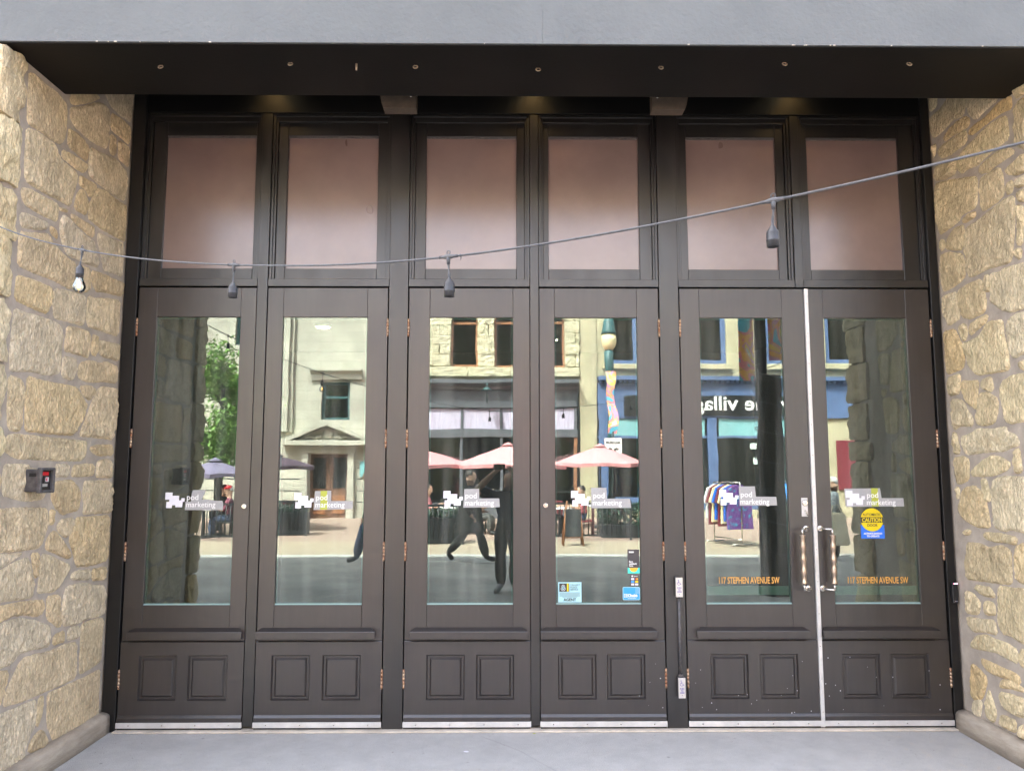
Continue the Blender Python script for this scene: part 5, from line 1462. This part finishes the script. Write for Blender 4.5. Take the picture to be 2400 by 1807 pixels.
# clothes rails outside the blue shop
mat('bat_cloth', (0.15, 0.05, 0.27), 0.8, col2=(0.04, 0.30, 0.50), vscale=9)
for n_ in MATS['bat_cloth'].node_tree.nodes:
    if n_.type == 'VALTORGB': n_.color_ramp.elements[0].position = 0.42; n_.color_ramp.elements[1].position = 0.45
CL = [('sign_white', .5), ('maroon', .5), ('blue_vinyl', .5), ('yellow_vinyl', .3), ('bat_cloth', 1)]
def rack(x, y, n, cols, lab, w=0.95, ang=0.5):
    t = thing('clothes_rail', lab, 'clothes rail', (x, y, 0.012), 'clothes rails across the street')
    d = Vector((math.cos(ang), math.sin(ang), 0)); nrm = Vector((-d.y, d.x, 0))
    f = MB(); c = Vector((x, y, 0))
    for s in (-1, 1):
        e = c + d * s * w / 2
        f.tube([e + Vector((0, 0, 0.07)), e + Vector((0, 0, 1.45))], 0.014, 6)
        f.tube([e + nrm * 0.26 + Vector((0, 0, 0.07)), e - nrm * 0.26 + Vector((0, 0, 0.07))], 0.014, 6)
    f.tube([c - d * w / 2 + Vector((0, 0, 1.45)), c + d * w / 2 + Vector((0, 0, 1.45))], 0.014, 6)
    f.tube([c - d * w / 2 + Vector((0, 0, 0.16)), c + d * w / 2 + Vector((0, 0, 0.16))], 0.014, 6)
    f.build('frame', 'steel', t)
    for k in range(n):
        p = c + d * (-w / 2 + 0.06 + (w - 0.12) * k / (n - 1))
        g = MB(); L = 0.80 + 0.22 * ((k * 37) % 10) / 10 + (0.08 if k == n - 1 else 0)
        W_ = 1.25 if k == n - 1 else 0.95
        prof_ = [(u * W_, v) for u, v in [(-0.05, 1.40), (-0.24, 1.31), (-0.36, 0.97), (-0.26, 0.93), (-0.28, 1.40 - L), (0.28, 1.40 - L), (0.26, 0.93), (0.36, 0.97), (0.24, 1.31), (0.05, 1.40)]]
        va = [g.bm.verts.new(p + nrm * u + d * 0.03 + Vector((0, 0, v))) for u, v in prof_]
        vb = [g.bm.verts.new(p + nrm * u - d * 0.03 + Vector((0, 0, v))) for u, v in prof_]
        m_ = len(prof_); g.bm.faces.new(va); g.bm.faces.new(vb[::-1])
        for j in range(m_): g.bm.faces.new([va[j], vb[j], vb[(j + 1) % m_], va[(j + 1) % m_]])
        g.build('garment', cols[k % len(cols)], t)
rack(5.15, -12.4, 9, ['sign_white', 'maroon', 'lamp_glass', 'blue_vinyl', 'maroon', 'lamp_glass', 'blue_vinyl', 'maroon', 'bat_cloth'], 'clothes rail with a purple patterned shirt mirrored left of the trunk', 1.0, 1.2)
rack(6.75, -13.2, 8, ['sky_vinyl', 'green_tape', 'teal_vinyl', 'blue_vinyl'], 'clothes rail with blue and green clothes mirrored right of the trunk', 0.9, 0.3)

# dark wrapped trunk with banners on the near kerb
tx, ty = 3.86, -5.62
t = thing('street_pole', 'thick dark pole wrapped in cable with two bright banners, mirrored in the fifth door', 'pole', (tx, ty, 0))
ps = []
for k in range(25):
    z = k * 0.13
    ps.append((0.205 - 0.012 * z + 0.03 * noise.noise((z * 2.2, 1, 2)) + (0.03 if k < 2 else 0), z))
MB().lathe(ps, (tx, ty, 0.0), n=18).build('trunk', 'bark', t)
MB().tube([(tx - 0.1, ty, 2.95), (tx - 0.1, ty, 7.5)], 0.085, 12).build('pole', 'dark_iron', t)
for a, b, z0, z1 in [(-0.42, -0.20, 3.05, 5.6), (0.02, 0.30, 3.35, 5.6)]:
    MB().box(tx + a, tx + b, ty + 0.0, ty + 0.012, z0, z1).build('banner', 'banner', t)
for k in range(7):
    z = 0.5 + k * 0.42
    MB().tube([(tx + 0.215 * math.cos(q), ty + 0.215 * math.sin(q), z + 0.05 * q) for q in np.linspace(0, 6.5, 18)], 0.007, 5).build('wrapped_cable', 'cable', t)
MB().tube([(tx - 0.21, ty + 0.05, 0.3), (tx - 0.2, ty + 0.09, 1.6), (tx - 0.19, ty + 0.12, 3.2)], 0.012, 6).build('conduit', 'grey_box', t)

# ------------------------------------------------------------------ people (mirrored in the glass)
mat('skin', (0.50, 0.30, 0.21), 0.6, var=0.06)
mat('skin_dark', (0.26, 0.15, 0.10), 0.6, var=0.06)
mat('shoe', (0.02, 0.02, 0.022), 0.5)
mat('shoe_grey', (0.20, 0.20, 0.21), 0.6)
mat('hair_dark', (0.02, 0.015, 0.012), 0.6, bump=0.3, bscale=120)
mat('hair_grey', (0.50, 0.49, 0.47), 0.7, bump=0.3, bscale=120)
mat('cloth_black', (0.030, 0.029, 0.030), 0.85, var=0.25, vscale=9, bump=0.2, bscale=30)
mat('cloth_navy', (0.03, 0.036, 0.055), 0.85, var=0.25, vscale=9, bump=0.2, bscale=30)
mat('cloth_charcoal', (0.075, 0.074, 0.072), 0.85, var=0.2, vscale=9)
mat('cloth_denim', (0.05, 0.075, 0.14), 0.85, var=0.2, vscale=9)
mat('cloth_pink', (0.62, 0.19, 0.22), 0.85, var=0.1)
mat('cloth_maroon', (0.20, 0.045, 0.075), 0.85, var=0.1)
mat('cloth_cream', (0.58, 0.54, 0.44), 0.85, var=0.12)
mat('cloth_dots', (0.05, 0.08, 0.12), 0.85, col2=(0.55, 0.60, 0.62), vscale=35)
mat('eye_dark', (0.01, 0.008, 0.006), 0.3)
mat('lip', (0.36, 0.14, 0.12), 0.5)

STAND = dict(pelvis=(0, 0, .95), waist=(0, 0, 1.10), chest=(0, .01, 1.32), neck=(0, .0, 1.47), head0=(0, .015, 1.56), head1=(0, .03, 1.66), head2=(0, .02, 1.735),
             shL=(-.185, 0, 1.41), elL=(-.235, -.02, 1.12), wrL=(-.235, .06, .87), haL=(-.235, .085, .80),
             shR=(.185, 0, 1.41), elR=(.235, -.02, 1.12), wrR=(.235, .06, .87), haR=(.235, .085, .80),
             hiL=(-.095, 0, .90), knL=(-.10, .02, .50), anL=(-.10, -.01, .09), toL=(-.115, .15, .035),
             hiR=(.095, 0, .90), knR=(.10, .02, .50), anR=(.10, -.01, .09), toR=(.115, .15, .035))
RAD = dict(pelvis=(.155, .115), waist=(.140, .105), chest=(.165, .115), neck=(.056, .058), head0=(.068, .078), head1=(.080, .098), head2=(.062, .078),
           th=(.100, .102), ca=(.084, .086), lo=(.074, .078), ba=(.048, .040), ua=(.060, .060), fo=(.050, .050), sh=(.068, .068), el=(.046, .046), wr=(.030, .028), ha=(.040, .022), hi=(.088, .088), kn=(.060, .060), an=(.042, .044), to=(.042, .026))
GROW = {'hi': 1.2, 'th': 1.12, 'kn': 1.25, 'ca': 1.15, 'lo': 1.1, 'an': 1.15, 'ba': 1.1, 'to': 1.1, 'sh': 1.2, 'ua': 1.1, 'el': 1.2, 'fo': 1.1, 'wr': 1.2, 'he': 1.15}
EDGES = [('pelvis', 'waist'), ('waist', 'chest'), ('chest', 'neck'), ('neck', 'head0'), ('head0', 'head1'), ('head1', 'head2')]
for s in 'LR':
    EDGES += [('chest', 'sh' + s), ('sh' + s, 'ua' + s), ('ua' + s, 'el' + s), ('el' + s, 'fo' + s), ('fo' + s, 'wr' + s), ('wr' + s, 'ha' + s), ('pelvis', 'hi' + s), ('hi' + s, 'th' + s), ('th' + s, 'kn' + s), ('kn' + s, 'ca' + s), ('ca' + s, 'lo' + s), ('lo' + s, 'an' + s), ('an' + s, 'ba' + s), ('ba' + s, 'to' + s)]
def region(a, b):
    k = b[:2]
    if b.startswith('head') or b == 'neck': return 'skin'
    return {'ha': 'hand', 'wr': 'fore', 'fo': 'fore', 'el': 'sleeve', 'ua': 'sleeve', 'th': 'legs', 'ca': 'legs', 'lo': 'legs', 'ba': 'shoe', 'sh': 'top', 'hi': 'legs', 'kn': 'legs', 'an': 'legs', 'to': 'shoe'}.get(k, 'top')

def person(label, loc, heading, pose, top, legs, shoe='shoe', skin='skin', hair='hair_dark', short_sleeve=False, height=1.75, tilt=0.0, hairstyle='short', name='person'):
    J = dict(STAND); J.update(pose)
    J = {k: Vector(v) for k, v in J.items()}
    J['chin'] = J['head0']
    for s_ in 'LR':                                      # longer feet, and mid-limb rings so that limbs keep their shape
        J['to' + s_] = J['an' + s_] + (J['to' + s_] - J['an' + s_]) * 1.35
        J['to' + s_].z = max(J['to' + s_].z, 0.035)
        J['th' + s_] = J['hi' + s_].lerp(J['kn' + s_], 0.55); J['ca' + s_] = J['kn' + s_].lerp(J['an' + s_], 0.35)
        J['lo' + s_] = J['kn' + s_].lerp(J['an' + s_], 0.8); J['ba' + s_] = J['an' + s_].lerp(J['to' + s_], 0.6) - Vector((0, 0, 0.004))
        J['ua' + s_] = J['sh' + s_].lerp(J['el' + s_], 0.55); J['fo' + s_] = J['el' + s_].lerp(J['wr' + s_], 0.4)
    names = [k for k in J if k != 'chin']
    idx = {k: i for i, k in enumerate(names)}
    me = bpy.data.meshes.new('body')
    me.from_pydata([tuple(J[k]) for k in names], [(idx[a], idx[b]) for a, b in EDGES], [])
    o = bpy.data.objects.new('tmp', me); C.objects.link(o)
    md = o.modifiers.new('skin', 'SKIN'); md.branch_smoothing = 0.6; md.use_smooth_shade = True
    for k in names:
        r = RAD.get(k) or RAD[k[:2]]
        v = me.skin_vertices[0].data[idx[k]]; v.radius = (r[0] * GROW.get(k[:2], 1.12), r[1] * GROW.get(k[:2], 1.12)); v.use_root = (k == 'pelvis')
    sb = o.modifiers.new('sub', 'SUBSURF'); sb.levels = 2; sb.render_levels = 2
    bpy.context.view_layer.update()
    m2 = bpy.data.meshes.new_from_object(o.evaluated_get(bpy.context.evaluated_depsgraph_get()))
    bpy.data.objects.remove(o)
    slots = {'skin': skin, 'hand': skin, 'fore': skin if short_sleeve else top, 'sleeve': top, 'top': top, 'legs': legs, 'shoe': shoe}
    use = list(dict.fromkeys(slots.values())) + ['eye_dark', 'lip']
    bm = bmesh.new(); bm.from_mesh(m2)
    segs = [(J[a], J[b], region(a, b)) for a, b in EDGES]
    for f in bm.faces:
        c = f.calc_center_median(); best = None
        for a, b, r in segs:
            d = b - a; t = max(0, min(1, (c - a).dot(d) / max(d.length_squared, 1e-9)))
            q = (c - a - d * t).length
            if best is None or q < best[0]: best = (q, r, t)
        r = best[1]
        if r == 'skin' and c.z < J['neck'].z - 0.005: r = 'top'
        f.material_index = use.index(slots[r]); f.smooth = True
    # nose, eyes, mouth, ears and five fingers a hand
    fwd = (J['head1'] - J['head0']).normalized().cross(Vector((-1, 0, 0)))
    fwd = -fwd if fwd.y < 0 else fwd
    up = (J['head2'] - J['head0']).normalized(); rt = Vector((1, 0, 0))
    hc = J['head0'].lerp(J['head2'], 0.5)
    def addball(c, r, sc, mi):
        q = bmesh.ops.create_uvsphere(bm, u_segments=8, v_segments=6, radius=r)
        bmesh.ops.transform(bm, matrix=Matrix.Translation(c) @ Matrix.Diagonal((*sc, 1)), verts=q['verts'])
        for f in {f for w in q['verts'] for f in w.link_faces}: f.material_index = use.index(mi); f.smooth = True
    addball(hc + fwd * 0.098 - up * 0.012, 0.016, (0.8, 1.1, 1.5), skin)
    for s in (-1, 1):
        addball(hc + fwd * 0.080 + up * 0.018 + rt * s * 0.030, 0.010, (1.3, 0.8, 0.7), 'eye_dark')
        addball(hc + rt * s * 0.078 + up * 0.0, 0.024, (0.4, 0.7, 1.2), skin)
    addball(hc + fwd * 0.084 - up * 0.052, 0.014, (1.7, 0.6, 0.45), 'lip')
    for s, sg in (('L', -1), ('R', 1)):
        w, h = J['wr' + s], J['ha' + s]
        d = (h - w).normalized(); side = d.cross(Vector((0, 1, 0.2)))
        side = side.normalized() if side.length > 0.1 else Vector((1, 0, 0))
        nm = side.cross(d).normalized()
        for k, (o_, L) in enumerate([(-0.028, 0.062), (-0.010, 0.075), (0.009, 0.078), (0.026, 0.070)]):
            b0 = h + side * o_; pts = [b0 - d * 0.02, b0 + d * L * 0.5 + nm * 0.004, b0 + d * L * 0.95 + nm * 0.022]
            mbf = MB(); mbf.bm.free(); mbf.bm = bm; n0 = len(bm.faces)
            mbf.tube(pts, [0.010, 0.009, 0.0065], 6)
            bm.faces.ensure_lookup_table()
            for f in bm.faces[n0:]: f.material_index = use.index(skin)
        b0 = w.lerp(h, 0.45) + side * sg * -0.030
        mbf = MB(); mbf.bm.free(); mbf.bm = bm; n0 = len(bm.faces)
        mbf.tube([b0, b0 + d * 0.03 - side * sg * 0.022, b0 + d * 0.065 - side * sg * 0.026], [0.012, 0.010, 0.007], 6)
        bm.faces.ensure_lookup_table()
        for f in bm.faces[n0:]: f.material_index = use.index(skin)
    me2 = bpy.data.meshes.new('body'); bm.to_mesh(me2); bm.free()
    for u in use: me2.materials.append(MATS[u])
    s = height / 1.75
    X = Matrix.Translation(loc) @ Matrix.Rotation(heading, 4, 'Z') @ Matrix.Diagonal((s, s, s, 1))
    t = thing(name, label, 'person', loc)
    me2.transform(X)
    link('body', me2, None, t)
    # hair cap
    hb = MB(); hb.ball((0, 0, 0), 1, (0.092, 0.108, 0.105), 16, 10)
    for v in list(hb.bm.verts):
        v.co += v.co.normalized() * 0.008 * noise.noise(v.co * 30)
    rem = [v for v in hb.bm.verts if (v.co.z < -0.01 and v.co.y > -0.02) or v.co.z < (-0.05 if hairstyle == 'short' else -0.10) or (v.co.y > 0.055 and v.co.z < 0.05)]
    bmesh.ops.delete(hb.bm, geom=rem, context='VERTS')
    q = up.rotation_difference(Vector((0, 0, 1))).inverted().to_matrix().to_4x4()
    bmesh.ops.transform(hb.bm, matrix=X @ Matrix.Translation(hc + up * 0.018 - fwd * 0.008) @ q, verts=hb.bm.verts)
    hb.build('hair', hair, t)
    return t, X

def skirted(t, X, prof_, m, name='coat_skirt', c=(0, 0), sc=(1, 0.8)):
    b = MB().lathe(prof_, (0, 0, 0), n=20, caps=False)
    for v in b.bm.verts:
        v.co.x = v.co.x * sc[0] + c[0]; v.co.y = v.co.y * sc[1] + c[1]; v.co.x += 0.012 * noise.noise(v.co * 8)
    bmesh.ops.transform(b.bm, matrix=X, verts=b.bm.verts)
    b.build(name, m, t)

# the photographer, phone held up at the camera's place
t, X = person('person in dark clothes holding a phone overhead, mirrored in the third door', (0.05, -5.86, -0.004), 0.0,
    dict(head0=(0.02, .02, 1.55), head1=(0.02, .045, 1.645), head2=(0.02, .01, 1.725),
         elR=(.22, .20, 1.56), wrR=(.09, .285, 1.72), haR=(.035, .30, 1.775), elL=(-.43, .06, 1.50), wrL=(-.20, .24, 1.73), haL=(-.125, .28, 1.79),
         knL=(-.105, .05, .50), toL=(-.16, .14, .035), knR=(.11, .0, .5)),
    'cloth_navy', 'cloth_black', 'shoe_grey', 'skin_dark', short_sleeve=True, height=1.74)
ph = MB().box(-0.155, 0.012, -5.552, -5.543, 1.756, 1.836, 0.004)
tag(ph.build('phone', 'black_plastic'), 'black phone held up by the mirrored photographer', 'phone')
# walking men and the woman with a bag
t, X = person('man in a dark coat striding past, mirrored in the third door', (-0.66, -9.35, -0.004), R(-90),
    dict(hiL=(-.09, .03, .90), knL=(-.10, .22, .52), anL=(-.10, .33, .11), toL=(-.10, .47, .07), knR=(.10, -.12, .50), anR=(.10, -.42, .16), toR=(.10, -.34, .035),
         elL=(-.24, -.10, 1.12), wrL=(-.22, .03, .93), haL=(-.22, .07, .88), elR=(.24, .02, 1.12), wrR=(.22, .22, .98), haR=(.21, .29, .96)),
    'cloth_black', 'cloth_charcoal', height=1.72)
skirted(t, X, [(.185, 1.14), (.205, .95), (.24, .78), (.275, .58)], 'cloth_black', sc=(0.86, 1.12))
t, X = person('man in jeans and dark jacket half hidden by the frame, mirrored in the second door', (-2.53, -9.05, -0.004), R(90),
    dict(knL=(-.10, .16, .52), anL=(-.10, .24, .12), toL=(-.10, .38, .07), knR=(.10, -.03, .50), anR=(.10, -.24, .14), toR=(.10, -.14, .035)),
    'cloth_navy', 'cloth_denim', height=1.72)
t, X = person('grey haired woman carrying a cream bag, mirrored in the rightmost door', (6.45, -9.6, -0.004), R(120),
    dict(elL=(-.27, .02, 1.14), wrL=(-.24, .20, 1.0), haL=(-.22, .25, .98), knL=(-.1, .12, .5), anL=(-.1, .18, .1), toL=(-.11, .33, .05)),
    'cloth_dots', 'cloth_black', hair='hair_grey', height=1.60, hairstyle='long')
skirted(t, X, [(.16, 1.10), (.19, .90), (.21, .55), (.20, .35)], 'cloth_charcoal', 'trousers_hem')
bg_ = MB()
bg_.prism([(6.12, 0.30), (6.60, 0.30), (6.54, 0.92), (6.20, 0.92)], 'y', -9.42, -9.30)
bmesh.ops.bevel(bg_.bm, geom=bg_.bm.edges[:], offset=0.03, segments=2, affect='EDGES')
bgt = thing('shopping_bag', 'large cream cloth bag carried by the grey haired woman', 'bag', (6.36, -9.36, 0.3))
bg_.build('bag_body', 'cloth_cream', bgt)
MB().tube([(6.26, -9.36, 0.90), (6.30, -9.37, 1.05), (6.40, -9.37, 1.07), (6.48, -9.36, 0.90)], 0.012, 6).build('bag_handle', 'cloth_cream', bgt)
# seated diners
SIT = dict(pelvis=(0, 0, .50), waist=(0, .0, .65), chest=(0, .03, .87), neck=(0, .03, 1.02), head0=(0, .05, 1.11), head1=(0, .07, 1.21), head2=(0, .06, 1.285),
           shL=(-.185, .02, .96), elL=(-.24, .12, .70), wrL=(-.16, .33, .78), haL=(-.12, .40, .79), shR=(.185, .02, .96), elR=(.24, .12, .70), wrR=(.16, .33, .78), haR=(.12, .40, .79),
           hiL=(-.10, .02, .47), knL=(-.11, .42, .48), anL=(-.11, .42, .09), toL=(-.12, .57, .035), hiR=(.10, .02, .47), knR=(.11, .42, .48), anR=(.11, .42, .09), toR=(.12, .57, .035))
def chair(x, y, a, m, lab):
    t = thing('patio_chair', lab, 'chair', (x, y, 0.012), 'patio chairs across the street')
    Rm = Matrix.Translation((x, y, 0.012)) @ Matrix.Rotation(a, 4, 'Z')
    def bb(*q, name='seat'):
        b = MB().box(*q, 0.008); bmesh.ops.transform(b.bm, matrix=Rm, verts=b.bm.verts); b.build(name, m, t)
    bb(-.22, .22, -.22, .24, .37, .41); bb(-.22, .22, -.26, -.225, .45, .88, name='backrest')
    for u in (-.20, .17):
        bb(u, u + .03, -.255, -.223, .0, .448, name='leg'); bb(u, u + .03, .20, .23, .0, .368, name='leg')
def table(x, y, lab):
    t = thing('patio_table', lab, 'table', (x, y, 0.012), 'patio tables across the street')
    MB().lathe([(0.36, 0), (0.37, 0.015), (0.36, 0.03)], (x, y, 0.72), n=24).build('table_top', 'sign_white', t)
    MB().tube([(x, y, 0.02), (x, y, 0.72)], 0.03, 8).build('column', 'dark_iron', t)
    MB().lathe([(0.24, 0), (0.22, 0.03)], (x, y, 0.014), n=16).build('foot', 'dark_iron', t)
for x, y, a, top, lab, cap in [(-6.95, -14.3, R(80), 'cloth_maroon', 'seated man in a red cap and maroon shirt, mirrored in the leftmost door', True),
                               (-2.05, -15.0, R(-90), 'cloth_pink', 'seated diner in pink, mirrored left of the walking man', False),
                               (2.05, -14.6, R(90), 'cloth_pink', 'seated diner in coral pink behind the wooden easel', False)]:
    t, X = person(lab, (x, y, 0.012), a, SIT, top, 'cloth_denim', short_sleeve=True, hair='hair_grey' if cap else 'hair_dark')
    if cap:
        c = thing('red_cap', 'bright red baseball cap on the seated man', 'cap', (x, y, 1.25))
        b = MB().lathe([(0.100, 0.0), (0.102, 0.04), (0.075, 0.085), (0.01, 0.10)], (0, 0.06, 1.225), n=18)
        b.prism([(-0.075, 0.13), (0.075, 0.13), (0.055, 0.24), (-0.055, 0.24)], 'z', 1.225, 1.235)
        bmesh.ops.transform(b.bm, matrix=X, verts=b.bm.verts); b.build('cap_shell', 'red_plastic', c)
    chair(x, y, a, 'maroon' if not cap else 'dark_iron', 'patio chair under the ' + ('man in the red cap' if cap else ('pink diner left of the walking man' if x < 0 else 'coral pink diner behind the easel')))
    table(x - 0.62 * math.sin(a), y + 0.62 * math.cos(a), 'small white patio table before the ' + ('man in the red cap' if cap else ('pink diner left of the walking man' if x < 0 else 'coral pink diner behind the easel')))

# more patio furniture under the parasols
for x, y, a, lab in [(-1.0, -15.6, 1.5, 'empty maroon patio chair mirrored behind the walking man'), (0.55, -15.2, -1.6, 'empty maroon patio chair mirrored behind the photographer'),
                     (1.25, -15.4, 1.2, 'empty maroon patio chair mirrored left of the coral pink diner'), (3.0, -15.9, 2.6, 'empty maroon patio chair mirrored behind the hedge'),
                     (-6.0, -15.6, 0.4, 'empty maroon patio chair mirrored under the dark parasol')]:
    chair(x, y, a, 'maroon', lab)
table(0.0, -15.4, 'small white patio table mirrored behind the photographer')
table(2.6, -15.7, 'small white patio table mirrored behind the hedge')
table(-6.6, -15.5, 'small white patio table mirrored under the dark parasol')
for x0, x1, y, lab in [(-2.3, -1.0, -12.95, 'long dark planter box mirrored beside the walking man'), (-6.15, -5.15, -14.95, 'long dark planter box mirrored left of the pedimented door')]:
    t = thing('planter_box', lab, 'planter', ((x0 + x1) / 2, y, 0.012))
    MB().box(x0, x1, y - 0.2, y + 0.2, 0.014, 0.62, 0.01).build('trough', 'dark_iron', t)
    leaf_cloud('foliage', 'hedge_leaf', t, 500, lambda r: (r.uniform(x0, x1), r.uniform(y - 0.2, y + 0.2), 0.60 + 0.22 * r.random()), 0.07, int(x0 * 10) + 90)

for x, y, a, top, lab in [(-0.75, -15.15, R(-75), 'cloth_dots', 'seated diner in a dotted shirt mirrored behind the walking man'),
                          (-7.35, -14.9, R(-70), 'cloth_charcoal', 'seated diner in grey mirrored beside the man in the red cap'),
                          (1.1, -14.9, R(-80), 'cloth_cream', 'seated diner in cream mirrored left of the coral pink diner')]:
    person(lab, (x, y, 0.012), a, SIT, top, 'cloth_charcoal', short_sleeve=True)
    chair(x, y, a, 'dark_iron', 'dark patio chair under the ' + lab.split(' mirrored')[0])
# grit and flecks on the entry floor
gb = MB()
for k in range(160):
    x = random.uniform(-2.6, 3.0); y = -0.07 - abs(random.gauss(0, 0.45)); s = random.uniform(0.0012, 0.0045); a = random.uniform(0, 3)
    gb.prism([(x + s * math.cos(a), y + s * math.sin(a)), (x + s * 0.5 * math.cos(a + 2), y + s * 0.5 * math.sin(a + 2)), (x - s * math.cos(a), y - s * math.sin(a)), (x + s * 0.5 * math.cos(a - 2), y + s * 0.5 * math.sin(a - 2))], 'z', 0.0006, 0.0022)
g_ = stuff(gb.build('grit', mat('grit', (0.45, 0.40, 0.33), 0.9, col2=(0.05, 0.045, 0.04), vscale=9)))
g_['label'] = 'grit and small flecks scattered on the grey entry floor'; g_['category'] = 'grit'
